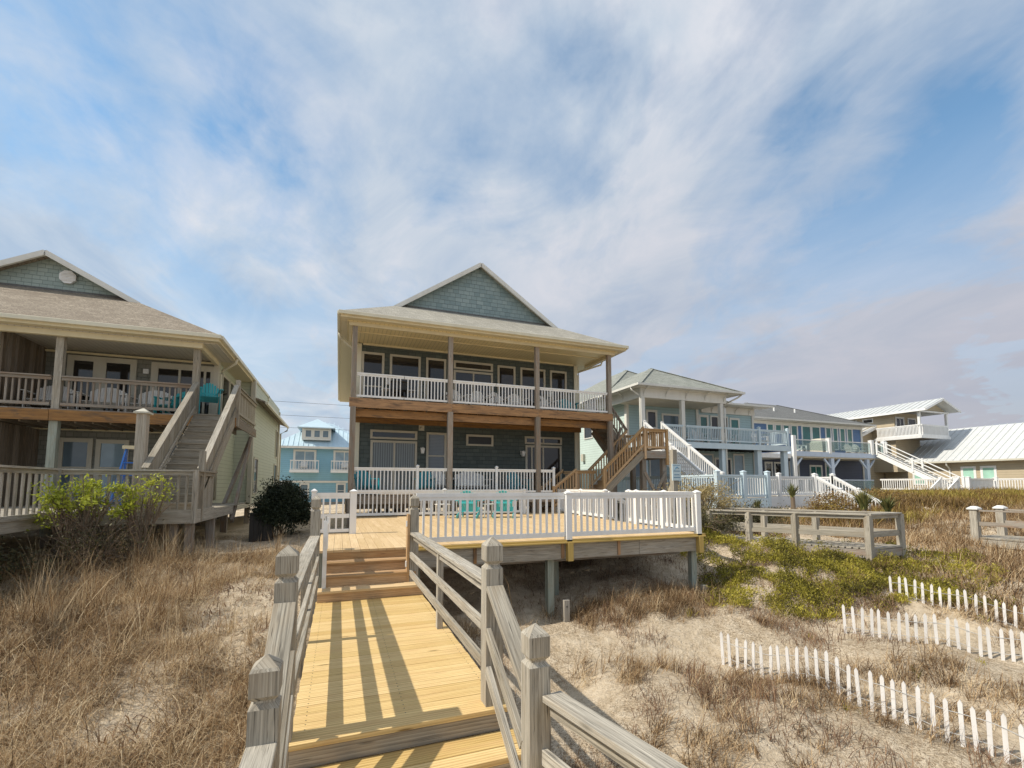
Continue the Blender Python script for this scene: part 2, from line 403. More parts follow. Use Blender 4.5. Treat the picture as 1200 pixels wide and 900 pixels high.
# ------------------------------------------------------------------ terrain
CP = np.array([
 (-16,12,-.2),(-9,12,-.1),(-5,12,.0),(-3,12,.16),(-1.6,12,.2),(-1.2,11,.12),(-1.1,9.5,-.1),(-1,8,-.35),(-6.5,10,-.45),(-4,9,-.2),(-2.5,9,-.1),(-2,7,-.55),(-1,6,-.75),(-3,5,-.95),(-6,5,-1.05),
 (-1.2,3.5,-1.25),(-3,2,-1.6),(-8,2,-1.7),(0,0,-1.9),(.5,7,-.8),(.5,4,-1.3),(.5,9.5,-.4),(.5,12,.1),
 (4,8.5,-1.0),(7.5,8.5,-.8),(4,10.5,.02),(7,10.5,.12),(4.5,9.4,-.5),(6.5,9.4,-.35),(4,13,.2),(7.5,12.5,.2),(4,16,.2),(2,9,-.8),(2,7,-1.15),
 (3,6,-1.2),(5.5,5.6,-1.15),(6.5,2.8,-1.2),(8.5,5.8,-1.0),(10,4,-1.05),(11.7,6.9,-.65),(12.4,7.6,-.1),(12.5,5,-.95),(9,8.5,-.2),(9.5,10.5,.38),(11,9.6,.2),(10.3,8.6,.05),(11.6,8.2,.0),
 (2.5,3,-1.5),(3,1,-1.8),(8,0,-1.7),(15,8.5,.0),(18.2,8.1,-.1),(17,12,.25),(14,12,.3),(22,10,.45),(25,14,.8),(31,17,1.05),(38,18,1.1),(30,12,.7),(46,20,1.1),(20,5,-.4),(26,6,.2),(16,4,-.9),(34,8,.4),
 (14,16,.3),(20,17,.4),(26,20,.6),(0,20,.1),(5,25,.1),(-4,18,.05),(-4,28,.0),(0,40,-.1),(-20,22,-.1),(20,25,.3),(40,27,.6),(60,22,.8),(0,70,-.3),(40,60,0),(-40,40,-.2),
 (0,-6,-2.7),(10,-6,-2.7),(-10,-6,-2.7),(25,-4,-2.3),(0,-30,-3.4),(50,-20,-3.2),(-40,-10,-2.9),(-20,5,-1.0),(50,5,-.6),(80,10,0)], dtype=float)
def vnoise(x, y, s, seed):
    x = np.asarray(x) * s; y = np.asarray(y) * s
    xi = np.floor(x).astype(int); yi = np.floor(y).astype(int); fx = x - xi; fy = y - yi
    fx = fx * fx * (3 - 2 * fx); fy = fy * fy * (3 - 2 * fy)
    def h(a, b):
        n = (a * 374761393 + b * 668265263 + seed * 974711) & 0x7fffffff
        n = ((n ^ (n >> 13)) * 1274126177) & 0x7fffffff
        return ((n ^ (n >> 16)) & 0xffff) / 65535.
    return (h(xi, yi) * (1 - fx) + h(xi + 1, yi) * fx) * (1 - fy) + (h(xi, yi + 1) * (1 - fx) + h(xi + 1, yi + 1) * fx) * fy
def ground(x, y, rough=True):
    x = np.atleast_1d(np.asarray(x, float)); y = np.atleast_1d(np.asarray(y, float))
    d2 = (x[:, None] - CP[None, :, 0]) ** 2 + (y[:, None] - CP[None, :, 1]) ** 2 + .35
    w = d2 ** -1.6
    z = (w * CP[None, :, 2]).sum(1) / w.sum(1)
    if rough:
        near = np.clip(1 - (np.hypot(x - 4, y - 6) - 25) / 30, 0, 1)
        z = z + near * ((vnoise(x, y, .7, 1) - .5) * .22 + (vnoise(x, y, 1.9, 2) - .5) * .12 + (vnoise(x, y, 4.7, 3) - .5) * .05)
    return z
def gz(x, y): return float(ground(x, y)[0])
def make_terrain():
    def axis(a, b, st, lo, hi):
        c = list(np.arange(a, b + 1e-6, st)); s = st
        while c[-1] < hi: s *= 1.28; c.append(c[-1] + s)
        s = st; l = [a]
        while l[-1] > lo: s *= 1.28; l.append(l[-1] - s)
        return np.array(l[:0:-1] + c)
    xs = axis(-14, 26, .16, -700, 900); ys = axis(-2, 19, .16, -60, 900)
    X, Y = np.meshgrid(xs, ys); Z = ground(X.ravel(), Y.ravel())
    nx, ny = len(xs), len(ys)
    V = np.stack([X.ravel(), Y.ravel(), Z], 1)
    i = np.arange(nx - 1)[None, :] + nx * np.arange(ny - 1)[:, None]
    F = np.stack([i, i + 1, i + nx + 1, i + nx], -1).reshape(-1, 4)
    me = bpy.data.meshes.new('sand_dune'); me.from_pydata(V.tolist(), [], F.tolist())
    me.polygons.foreach_set('use_smooth', [True] * len(me.polygons))
    me.materials.append(M['sand']); o = bpy.data.objects.new('sand_dune', me); COL.objects.link(o); tag(o, 'pale sand dune ground under the houses and walkway', 'ground', kind='structure')
    w = MB(); w.face([(-2000, -2500, -3.7), (2000, -2500, -3.7), (2000, -45, -3.7), (-2000, -45, -3.7)], [(0, 0)] * 4)
    tag(w.build('sea', 'water'), 'sea beyond the beach', 'water', kind='structure')
make_terrain()

# ------------------------------------------------------------------ helpers for carpentry
def railing(mb, p0, p1, h=.92, sp=.115, bw=.035, top=(.09, .04), bot=(.05, .05), gap=.09, bal='square', t=None, ends=(0, 0), botz=None):
    p0 = Vector(p0); p1 = Vector(p1); up = Vector((0, 0, 1))
    mb.beam(p0 + up * (h - top[1] / 2), p1 + up * (h - top[1] / 2), top[0], top[1], t=t)
    mb.beam(p0 + up * (h - top[1] - .03), p1 + up * (h - top[1] - .03), .04, .06, t=t)
    mb.beam(p0 + up * (gap + bot[1] / 2), p1 + up * (gap + bot[1] / 2), bot[0], bot[1], t=t)
    hd = Vector((p1.x - p0.x, p1.y - p0.y, 0)).length
    n = max(1, int(round(hd / sp)))
    for i in range(1, n):
        f = i / n; q = p0.lerp(p1, f)
        mb.beam(q + up * (gap + bot[1]), q + up * (h - top[1] - .06), bw, bw, (0, 1, 0), t=t)
def wood_rail(mb, p0, p1, h=.92, sp=.14, bw=.04, t=None, board=True, solid=False):
    p0 = Vector(p0); p1 = Vector(p1); up = Vector((0, 0, 1))
    mb.beam(p0 + up * (h - .02), p1 + up * (h - .02), .14, .038, t=t)
    mb.beam(p0 + up * (h - .085), p1 + up * (h - .085), .038, .085, t=t)
    mb.beam(p0 + up * .13, p1 + up * .13, .038, .085, t=t)
    hd = Vector((p1.x - p0.x, p1.y - p0.y, 0)).length
    if hd < .02: return
    d = (p1 - p0).normalized(); side = Vector((-d.y, d.x, 0)).normalized() * .045
    n = max(1, int(round(hd / (.10 if solid else sp))))
    for i in range(1 if not solid else 0, n + (1 if solid else 0)):
        q = p0.lerp(p1, i / n) + side
        w = .09 if solid else bw
        a = q + up * (.02 if solid else .08); b = q + up * (h - .05)
        r = Vector((d.x, d.y, 0)).normalized()
        mb.beam(a, b, .028 if solid else bw, w, (r.x, r.y, 0))
def post_cap(mb, x, y, z, w, t=.6):
    mb.frustum((x, y), z, z + .03, w + .03, w + .03, t); mb.frustum((x, y), z + .03, z + .07, w + .02, .02, t)

def window(parent, x0, x1, z0, z1, Y, fr=.09, pane='glass', split=None, vs=None, trim='win_trim', face=-1, axis='x', head=.0, label=None, name='window'):
    """window in a wall plane; frame stands proud; pane as sub-part. axis x: wall faces -Y; axis y: wall plane X=Y value"""
    m = MB(); d = .05
    def bx(mm, a0, a1, c0, c1, o0, o1):
        if axis == 'x': mm.box(a0, Y - o1, c0, a1, Y - o0, c1, .5)
        else:
            s = face
            xs = sorted((Y + s * o0, Y + s * o1)); mm.box(xs[0], a0, c0, xs[1], a1, c1, .5)
    bx(m, x0 - fr, x0, z0, z1, .0, d); bx(m, x1, x1 + fr, z0, z1, .0, d)
    bx(m, x0 - fr, x1 + fr, z1, z1 + fr, .0, d + .003); bx(m, x0 - fr, x1 + fr, z0 - fr * .8, z0, .0, d + .003)
    if head: bx(m, x0 - fr - .03, x1 + fr + .03, z1 + fr, z1 + fr + head, 0, d + .03)
    for q in (vs or []):
        bx(m, q - .035, q + .035, z0, z1, .0, d - .004)
    for q in (split or []):
        bx(m, x0, x1, q - .025, q + .025, .0, d - .008)
    f = m.build(name, trim, parent, label)
    # sash, then the pane set back inside it
    g = MB(); bx(g, x0, x1, z0, z1, .004, .015); g.build('pane', pane, f)
    return f

def stairs_steps(mb, a, b, w, n, rise_total, th=.04, td=None, riser=None):
    """treads from a (bottom, xyz) toward b (top xy); a.z bottom level"""
    a = Vector(a); b = Vector(b); d = Vector((b.x - a.x, b.y - a.y, 0)); run = d.length; d /= run; r = Vector((d.y, -d.x, 0))
    rz = rise_total / n; tr = run / n
    for i in range(n):
        z = a.z + rz * (i + 1)
        c = a + d * (tr * i - .02)
        p = Vector((c.x, c.y, z - th / 2)); q = p + d * (tr + .03)
        for j in range(2):
            s0 = p + (q - p) * (j / 2 + .01); mid = s0 + (q - p) * .24
            mb.beam(Vector((mid.x, mid.y, p.z)) - r * w / 2, Vector((mid.x, mid.y, p.z)) + r * w / 2, (q - p).length * .48, th)
        if riser:
            pz = a.z + rz * i
            e = a + d * (tr * i + .015); riser.beam(Vector((e.x, e.y, pz + rz / 2 - th / 2 )) - r * w / 2, Vector((e.x, e.y, pz + rz / 2 - th / 2)) + r * w / 2, .025, rz - th)

# ================================================================== WALKWAY
PWX = (-.32, 1.19)
def finial_post(mb, x, y, z0, ztop, w=.14, t=.5):
    """square post with chamfered notch and pyramid tip"""
    tip = ztop - .065; k = tip - .15
    mb.frustum((x, y), z0, k - .03, w, w, t)
    mb.frustum((x, y), k - .03, k - .005, w, w - .045, t); mb.frustum((x, y), k - .005, k + .005, w - .045, w - .045, t)
    mb.frustum((x, y), k + .005, k + .03, w - .045, w, t); mb.frustum((x, y), k + .03, tip, w, w, t)
    mb.frustum((x, y), tip, tip + .015, w, w - .02, t); mb.frustum((x, y), tip + .015, ztop, w - .02, .012, t)

wk = thing('walkway', 'new yellow pine walkway with steps leading up to the deck', 'walkway', (.5, 5.5, 0))
m = MB(); y = 3.66
while y < 7.44:
    m.box(-.26 - random.random() * .01, y, -.038, 1.29 + random.random() * .01, y + .134, 0); y += .139
m.build('landing_boards', 'new_wood', wk, bev=.004)
m = MB(); y = 3.66
while y < 7.44:
    for X in (-.175, .525, 1.225):
        for dy in (.03, .105): m.box(X - .004, y + dy - .004, -.002, X + .004, y + dy + .004, .0012, .5)
    y += .139
tag(m.build('screws', 'black', wk), kind='stuff')
m = MB()
for X in (-.2, .5, 1.2): m.box(X, 3.75, -.26, X + .05, 7.6, -.04)
m.box(-.24, 3.705, -.28, 1.27, 3.745, -.042)
m.build('joist', 'stringer_wood', wk)
# front edge piece and the three steps down towards the beach
for k, (z, y0, xa, xb) in enumerate([(0, 3.50, -.34, 1.33), (-.17, 3.16, -.34, 1.33), (-.34, 2.86, -.34, 1.33)]):
    m = MB(); w = .16 if k == 0 else .15
    m.box(xa, y0, z - .04 + (.004 if k == 0 else 0), xb, y0 + w - .006, z + (.002 if k == 0 else 0))
    if k: m.box(xa, y0 + w, z - .04, xb, y0 + 2 * w + .055, z)
    m.build('step_tread', 'new_wood', wk, bev=.005)
    m = MB(); m.box(-.26, y0 + .025, z - .172, 1.25, y0 + .055, z - .042)
    m.build('step_riser', 'stringer_wood', wk, bev=.003)
m = MB()
y = 2.84
while y > -1.6:
    m.box(-.40, y - .134, -.55, 1.9 if y < 2.2 else 1.35, y, -.512); y -= .139
m.build('lower_landing_boards', 'new_wood', wk, bev=.004)
m = MB()
for X in (-.3, .5, 1.1): m.box(X, -1.6, -.75, X + .05, 2.8, -.552)
for X in (-.3, 1.15):
    for Y in (-1.2, .8, 4.6, 6.6): m.box(X, Y, gz(X, Y) - .5, X + .1, Y + .1, -.27 if Y > 3 else -.76)
m.build('pile', 'gray_wood2', wk)
# four steps up to the deck
for k in range(4):
    y0 = 7.45 + .267 * k; z1 = .1625 * (k + 1)
    xa, xb = (-.25, 1.30) if k == 0 else (-.19, 1.22)
    m = MB(); m.box(xa, y0, z1 - .162, xb, y0 + .035, z1 - .042); m.build('step_riser', 'step_wood', wk, bev=.003)
    if k < 3:
        m = MB(); m.box(xa, y0 - .02, z1 - .04, xb, y0 + .125, z1); m.box(xa, y0 + .13, z1 - .04, xb, y0 + .264, z1); m.build('step_tread', 'step_wood' if k else 'deck_wood', wk, bev=.004)

def walk_rail(side, lab):
    X = PWX[side]; s = -1 if side == 0 else 1
    rt = thing('walkway_railing', lab, 'railing', (X, 5.6, 0))
    for (y, zb, zt) in ((7.78, -.5, 1.57), (3.62, gz(X, 3.6) - .3, 1.30), (2.74, gz(X, 2.7) - .3, .85)):
        m = MB(); finial_post(m, X, y, zb, zt, t=.35 + .4 * random.random()); m.build('post', 'gray_wood', rt, bev=.004)
    m = MB(); m.box(X - .035, 5.66 - .045, -.35, X + .035, 5.66 + .045, .90); m.build('rail_support', 'gray_wood', rt, bev=.003)
    # flat cap and two mid rails
    def seg(y0, z0, y1, z1, x1=None, x0=None):
        xa = X if x0 is None else x0; xb = X if x1 is None else x1
        m = MB(); m.beam((xa, y0, z0 - .02), (xb, y1, z1 - .02), .14, .04); m.build('handrail', 'gray_wood', rt, bev=.004)
        m = MB(); m.beam((xa, y0, z0 - .085), (xb, y1, z1 - .085), .038, .088); m.build('under_rail', 'gray_wood', rt, bev=.003)
        for dz in (.33, .62):
            m = MB(); o = -.055 * s; m.beam((xa + o, y0, z0 - dz - .03), (xb + o, y1, z1 - dz - .03), .038, .09); m.build('mid_rail', 'gray_wood', rt, bev=.003)
    seg(3.69, .955, 5.655, .955); seg(5.665, .955, 7.71, .955)
    seg(2.81, .455, 3.55, .93)
    if side == 1: seg(1.0, .44, 2.68, .44, 1.27, 1.62)
    else: seg(.9, .44, 2.68, .44)
    return rt
walk_rail(0, 'weathered grey wooden railing along the left side of the walkway')
walk_rail(1, 'weathered grey wooden railing along the right side of the walkway')

# ================================================================== DECK
dk = thing('sun_deck', 'raised deck of yellow boards in front of the middle house', 'deck', (4, 12, -.5))
def xr(y): return 7.58 + (y - 8.3) * .08
m = MB(); x = -.33
while x < 8.3:
    segs = [(8.24, 9.9), (9.905, 12.6), (12.605, 14.7), (14.705, 16.95)]
    for (a, b) in segs:
        if x < .35 and a >= 11.0: continue
        if x < .35: b = min(b, 11.1)
        if x + .14 > xr(b) + .12: continue
        m.box(x, a, .612, x + .137, b, .65)
    x += .142
m.build('deck_boards', 'deck_wood', dk)
m = MB(); m.box(1.33, 8.20, .60, 7.72, 8.238, .652); m.box(1.33, 8.16, .585, 7.70, 8.198, .615); m.build('edge_board', 'new_wood_edge', dk, bev=.003)
m = MB(); xs_ = [1.32, 2.85, 4.3, 6.0, 7.62]
for a, b in zip(xs_[:-1], xs_[1:]): m.box(a, 8.26, .27, b - .006, 8.30, .60)
m.box(7.58, 8.31, .27, 7.62, 16.8, .60)
m.build('rim_beam', 'gray_wood', dk, 'grey weathered rim beam with rusty stains', bev=.004)
m = MB(); X = 1.5
while X < 7.5: m.box(X, 8.31, .36, X + .045, 16.9, .61); X += .45
for Y in (8.9, 11.5, 14): m.box(1.3, Y, .12, 7.6, Y + .08, .35)
m.build('joist', 'gray_wood2', dk)
for (px_, py_) in ((4.05, 8.40), (7.62, 8.40), (1.5, 9.0), (4.05, 11.6), (7.45, 11.6), (1.5, 12), (4.05, 14.5), (7.6, 14.5), (0, 10.8), (-.2, 8.6), (4.45, 9.0)):
    m = MB(); w = .13 if py_ < 8.5 else .1; m.box(px_ - w, py_ - .0, gz(px_, py_) - .5, px_ + w * .1, py_ + .13, .268 if px_ > 1.3 and py_ < 8.6 else .117 if px_ > 1.3 else .61)
    m.build('pile', 'green_wood', dk, bev=.004)
for px_ in (2.35, 5.45, 4.15):
    m = MB(); m.box(px_, 8.235, .29, px_ + .06, 8.259, .585); m.build('bracket_block', 'rust_beam', dk)

def white_post(parent, x, y, z0, h, w=.10, cap=True, name='post', mat='white'):
    m = MB(); m.box(x - w / 2, y - w / 2, z0, x + w / 2, y + w / 2, z0 + h, .5)
    if cap: post_cap(m, x, y, z0 + h, w)
    return m.build(name, mat, parent)
# near rail
r1 = thing('deck_railing', 'white vinyl railing along the near edge of the sun deck', 'railing', (4.5, 8.3, .65))
for (a, b) in ((1.30, 4.26), (4.36, 7.5)):
    m = MB(); railing(m, (a, 8.3, .65), (b, 8.3, .65), .93, .137, .038, (.07, .07), (.06, .085), .055, t=.6); m.build('rail_panel', 'white', r1)
for X in (4.31, 7.56):
    white_post(r1, X, 8.26, .60, .95, .12)
    m = MB(); m.box(X - .058, 8.15, .24, X + .058, 8.258, .598, .5); m.build('post_foot', 'new_wood_edge', r1)
# right side rail with the stair opening
r2 = thing('deck_railing', 'white vinyl railing along the right side of the sun deck', 'railing', (7.9, 12.5, .65))
ys_ = [16.7, 15.0, 13.35, 12.0, 11.4, 10.35, 9.3]
for i, (a, b) in enumerate([(16.7, 14.6), (14.6, 12.75), (11.3, 10.9), (10.9, 9.6), (9.6, 8.35)]):
    m = MB(); railing(m, (xr(a) + .05, a, .65), (xr(b) + .05, b, .65), .93, .137, .038, (.07, .07), (.06, .085), .055, t=.6); m.build('rail_panel', 'white', r2)
for y in (16.7, 14.6, 12.75, 11.3, 10.9, 9.6): white_post(r2, xr(y) + .05, y, .5, 1.04, .12)
for y in (12.6, 11.45):
    m = MB(); a = Vector((xr(y) + .1, y, .65)); b = Vector((xr(y) + 1.25, y, .05)); railing(m, a, b, .9, .14, .035, (.07, .06), t=.6); m.build('stair_rail', 'white', r2)
# far rail in front of the porch
r3 = thing('deck_railing', 'white vinyl railing below the porch at the back of the deck', 'railing', (4, 16.6, .65))
for (a, b) in ((.42, 3.55), (3.6, 6.6)):
    m = MB(); railing(m, (a, 16.35, .65), (b, 16.35, .65), .92, .137, .038, (.07, .07), (.06, .085), .055, t=.6); m.build('rail_panel', 'white', r3)
for X in (3.57, 6.65): white_post(r3, X, 16.35, .6, .95, .11)
# left gate panel
gt = thing('deck_gate', 'white gate between posts at the left edge of the deck', 'gate', (-.1, 11, .65))
m = MB(); railing(m, (-.44, 11.0, .63), (.24, 11.0, .63), .93, .13, .035, (.06, .07), (.05, .07), .06, t=.6); m.box(-.44, 10.985, 1.0, .24, 11.015, 1.09, .5); m.build('gate_panel', 'white', gt)
white_post(gt, .32, 11.0, .55, 1.02, .14, name='gate_post', mat='white'); white_post(gt, -.50, 11.0, -.1, 1.68, .10, name='gate_post')
gt2 = thing('step_gate', 'white gate leaf swung open at the top left of the steps', 'gate', (-.15, 8, .3))
m = MB(); railing(m, (-.17, 7.72, .12), (-.17, 8.4, .12), .98, .12, .03, (.05, .06), (.05, .06), .03, t=.6); m.box(-.2, 7.66, .14, -.14, 7.72, 1.18, .6); m.box(-.2, 8.4, .66, -.14, 8.46, 1.18, .6); m.build('gate_leaf', 'white', gt2)
m = MB(); m.tube([(-.17, 7.69, 1.18), (-.17, 7.69, 1.25)], .02); m.build('latch', 'grey_metal', gt2)
gt3 = thing('hinge_board', 'narrow brown board with hinges on the right walkway post', 'board', (1.09, 7.75, .4))
m = MB(); m.box(1.075, 7.70, .16, 1.112, 7.84, 1.25); m.build('board', 'step_wood', gt3)
for z in (.4, 1.05):
    m = MB(); m.box(1.055, 7.71, z, 1.074, 7.76, z + .09, .5); m.build('hinge', 'white', gt3)
for X, Y, h in ((4.17, 8.12, -.5), (7.58, 8.15, -.48)):
    s = thing('stake', 'short grey timber stake beside the middle deck pile' if X < 5 else 'short grey timber stake beside the right corner pile of the deck', 'stake', (X, Y, gz(X, Y)), 'timber stakes by the deck piles')
    m = MB(); m.box(X - .06, Y - .05, gz(X, Y) - .3, X + .06, Y + .05, h + .02); m.build('timber', 'gray_wood', s, bev=.004)
    m = MB(); m.tube([(X, Y - .055, h - .1), (X, Y - .045, h - .1)], .015, 8); m.build('bolt', 'black', s)

# ================================================================== MIDDLE HOUSE
mh = thing('beach_house', 'green grey shingled two storey beach house with porches in the middle', 'house', (5.5, 24, 0))
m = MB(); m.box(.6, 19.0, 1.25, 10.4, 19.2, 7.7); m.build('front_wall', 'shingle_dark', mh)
m = MB(); m.box(.6, 19.21, 1.25, .75, 33.0, 7.7); m.box(10.25, 19.21, 1.25, 10.4, 33.0, 7.7); m.box(.76, 32.8, 1.25, 10.24, 33.0, 7.7); m.build('side_wall', 'siding_main', mh)
m = MB(); m.box(.53, 18.93, 1.25, .70, 18.997, 7.4); m.box(10.28, 18.93, 1.25, 10.46, 18.997, 7.4); m.box(.53, 18.998, 1.25, .597, 19.15, 7.4); m.box(10.403, 18.998, 1.25, 10.46, 19.15, 7.4); m.build('corner_board', 'cream_light', mh)
# porch floors
for z, nm in ((1.40, 'lower_porch'), (4.75, 'upper_porch')):
    m = MB(); X = .35
    while X < 10.75: m.box(X, 16.62, z - .04, X + .137, 18.99, z); X += .142
    m.build(nm + '_floor', 'gray_wood2', mh)
m = MB()
X = .45
while X < 10.7: m.box(X, 16.85, 4.42, X + .045, 18.99, 4.70); X += .405
m.build('joist', 'rust_beam', mh)
m = MB(); m.box(.25, 16.575, 4.43, 3.85, 16.62, 4.76); m.box(3.86, 16.575, 4.43, 7.35, 16.62, 4.76); m.box(7.36, 16.575, 4.43, 10.85, 16.62, 4.76); m.build('rim_beam', 'rust_beam', mh, bev=.004)
m = MB(); m.box(.4, 16.80, 4.13, 3.8, 16.84, 4.415); m.box(3.81, 16.80, 4.13, 7.3, 16.84, 4.415); m.box(7.31, 16.80, 4.13, 10.7, 16.84, 4.415); m.box(.4, 18.9, 4.2, 10.6, 18.94, 4.415); m.box(10.8, 16.63, 4.43, 10.845, 18.99, 4.74)
m.build('girder', 'rust_beam', mh, bev=.004)
m = MB(); m.box(.3, 16.60, 1.08, 10.9, 16.64, 1.357); m.box(.3, 16.9, .9, 10.9, 16.94, 1.1)
m.build('lower_rim_beam', 'gray_wood2', mh)
m = MB()
for X in (.5, 2.2, 3.9, 5.6, 7.4, 9.1, 10.2):
    for Y in (17.2, 19.4, 23, 27, 32): m.box(X - .1, Y, gz(X, Y) - .3, X + .1, Y + .2, 1.24 if Y > 19.1 else 1.08)
m.build('pile', 'gray_wood2', mh)
for X in (.38, 3.80, 7.35, 10.72):
    m = MB(); m.box(X - .095, 16.63 - .1, gz(X, 16.6) - .3, X + .095, 16.63 + .09, 4.44 if X > .5 else 4.44); m.box(X - .085, 16.63 - .05, 4.44, X + .085, 16.63 + .12, 7.42)
    m.build('porch_post', 'gray_wood2', mh, bev=.006)
def two_rail(z, a, b, hh=.9, Y=16.66):
    m = MB(); railing(m, (a, Y, z), (b, Y, z), hh, .125, .035, (.08, .05), (.06, .07), .04, t=.6)
    m.build('balcony_railing', 'white', mh)
for a, b in ((.48, 2.1), (2.12, 3.7), (3.9, 5.6), (5.62, 7.25), (7.45, 9.15), (9.17, 10.62)): two_rail(4.77, a, b)
m = MB(); railing(m, (10.74, 18.9, 4.77), (10.74, 17.7, 4.77), .9, .125, .035, (.08, .05), (.06, .07), .04, t=.6); m.build('balcony_railing', 'white', mh)
for a, b in ((.48, 2.6), (2.66, 3.7), (3.9, 5.6), (5.65, 7.25), (7.45, 8.0)): two_rail(1.42, a, b, .93, 16.60)
for X in (2.63, 5.62, 8.03): white_post(mh, X, 16.60, 1.35, 1.05, .09, name='rail_post')
m = MB(); railing(m, (.4, 16.8, 1.42), (.4, 18.9, 1.42), .93, .125, .035, (.08, .05), (.06, .07), .04, t=.6); railing(m, (.4, 16.8, 4.77), (.4, 18.9, 4.77), .9, .125, .035, (.08, .05), (.06, .07), .04, t=.6); m.build('side_railing', 'white', mh)
# ceiling, frieze, soffits
m = MB(); m.box(.12, 16.5, 7.43, 11.1, 18.99, 7.46); m.build('porch_ceiling', 'ceil', mh)
m = MB(); m.box(.75, 18.93, 7.36, 10.25, 18.996, 7.428); m.box(.2, 17.55, 7.40, 10.9, 17.6, 7.428); m.build('crown_trim', 'cream', mh)
m = MB(); m.box(.18, 16.52, 7.30, 10.95, 16.60, 7.427); m.box(10.86, 16.605, 7.30, 10.94, 18.98, 7.427); m.box(.19, 16.605, 7.30, .27, 18.98, 7.427); m.build('porch_beam_trim', 'cream', mh)
m = MB(); m.box(-.1, 16.22, 7.462, 11.3, 16.7, 7.48); m.box(-.1, 16.71, 7.462, .599, 33.3, 7.48); m.box(10.41, 16.71, 7.462, 11.3, 33.3, 7.48); m.build('soffit', 'soffit_y', mh)
S = .62
def dutch_roof(parent, x0, x1, yf, yb, ze, s, sf, g, mat, gable_mat, over=.28, th=.09, fascia='cream_light', trim='white_trim', ov_side=0):
    xc = (x0 + x1) / 2; zr = ze + s * (xc - x0); gy = yf + g; k = sf / s; r = (g - over) * k; yr = yf + g - over
    A = (x0, yf, ze); B = (x0 + r, yr, ze + s * r); C = (xc, yr, zr); D = (xc, yb, zr); E_ = (x0, yb, ze)
    m = MB(); m.slab([A, B, C, D, E_][::-1], th)
    A2 = (x1, yf, ze); B2 = (x1 - r, yr, ze + s * r); E2 = (x1, yb, ze)
    m.slab([A2, B2, C, D, E2], th)
    q = g + .05
    m.slab([A, A2, (x1 - q * k, yf + q, ze + sf * q), (x0 + q * k, yf + q, ze + sf * q)], th)
    rf = m.build('roof', mat, parent)
    # gable wall
    zg = ze + sf * g - .06
    m = MB(); w = g * k
    m.slab([(x0 + w, gy, zg), (x1 - w, gy, zg), (xc, gy, zr - .08)], .1, n=(0, 1, 0)); m.build('gable_wall', gable_mat, parent)
    m = MB()
    for sx in (-1, 1):
        bx_ = x0 + r if sx < 0 else x1 - r
        p0 = Vector((bx_, yr - .02, ze + s * r - .075)); p1 = Vector((xc, yr - .02, zr - .075))
        m.beam(p0, p1, .035, .17, (0, 0, 1), .5)
        m.beam(p0 + Vector((0, .05, .02 - .07)), p1 + Vector((0, .05, .02 - .07)), .14, .02, (0, 0, 1), .3)
    m.build('rake_board', trim, parent)
    m = MB(); m.box(x0 + w + .1, gy - .05, zg - .02, x1 - w - .1, gy - .004, zg + .1); m.build('flashing', 'roof_B', parent)
    # gutter and fascia
    m = MB(); m.box(x0 - .06, yf - .10, ze - .13, x1 + .06, yf + .0, ze - .01, .6); m.box(x0 - .10, yf + .01, ze - .13, x0 - .0, yb, ze - .01, .6); m.box(x1 + .0, yf + .01, ze - .13, x1 + .1, yb, ze - .01, .6)
    m.build('gutter', fascia, parent, bev=.01)
    m = MB(); m.box(x0 + .004, yf + .004, ze - .21, x1 - .004, yf + .02, ze - .10); m.box(x0 + .004, yf + .021, ze - .21, x0 + .02, yb, ze - .10); m.box(x1 - .02, yf + .021, ze - .21, x1 - .004, yb, ze - .10); m.build('fascia', 'cream', parent)
    return rf
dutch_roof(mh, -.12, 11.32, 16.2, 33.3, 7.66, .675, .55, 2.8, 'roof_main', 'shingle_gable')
for xg, yg, xw in ((-.16, 18.2, .53), (11.38, 18.2, 10.46)):
    m = MB(); sgn = 1 if xg < 1 else -1
    m.tube([(xg, yg, 7.55), (xg + sgn * .05, yg + .05, 7.35), (xw - sgn * .07, yg + .75, 7.1), (xw - sgn * .07, yg + .8, 6.9), (xw - sgn * .07, yg + .8, 1.4)], .045, 8); m.build('downspout', 'cream_light', mh, smooth=True)
# openings
def W(*a, **k): return window(mh, *a, **k)
W(.80, 1.50, 4.85, 7.00, 19, split=[5.7]); W(1.90, 2.97, 5.35, 7.00, 19, split=[6.2]); W(3.38, 4.05, 4.85, 7.0, 19)
W(4.56, 6.15, 6.80, 7.0, 19, name='transom_window'); W(4.56, 6.15, 4.82, 6.58, 19, vs=[5.35], name='sliding_door')
W(6.55, 7.22, 5.35, 6.97, 19); W(7.64, 8.70, 5.35, 6.97, 19, split=[6.2]); W(9.12, 9.80, 5.35, 6.97, 19)
W(1.20, 2.88, 3.66, 3.86, 19, name='transom_window', head=.0); W(1.22, 2.88, 1.45, 3.44, 19, vs=[2.06], pane='glass_bl', name='sliding_door')
W(3.44, 4.10, 1.5, 3.84, 19, split=[2.95], pane='glass_hb', name='door')
W(5.14, 6.18, 3.50, 3.82, 19, pane='black', name='vent')
W(7.85, 9.52, 3.66, 3.84, 19, vs=[8.68], name='transom_window'); W(7.88, 9.5, 1.45, 3.44, 19, vs=[8.1, 8.66], name='sliding_door')
for X, z in ((3.17, 3.2), (7.62, 3.18), (1.74, 5.95), (8.95, 5.95)):
    m = MB(); m.box(X - .06, 18.93, z - .09, X + .06, 18.995, z + .09); m.tube([(X, 18.93, z), (X, 18.84, z + .02), (X, 18.82, z + .06)], .02)
    m.frustum((X, 18.82), z - .17, z + .03, .10, .17); m.frustum((X, 18.82), z + .03, z + .09, .18, .05); m.build('wall_lamp', 'white_plastic', mh)
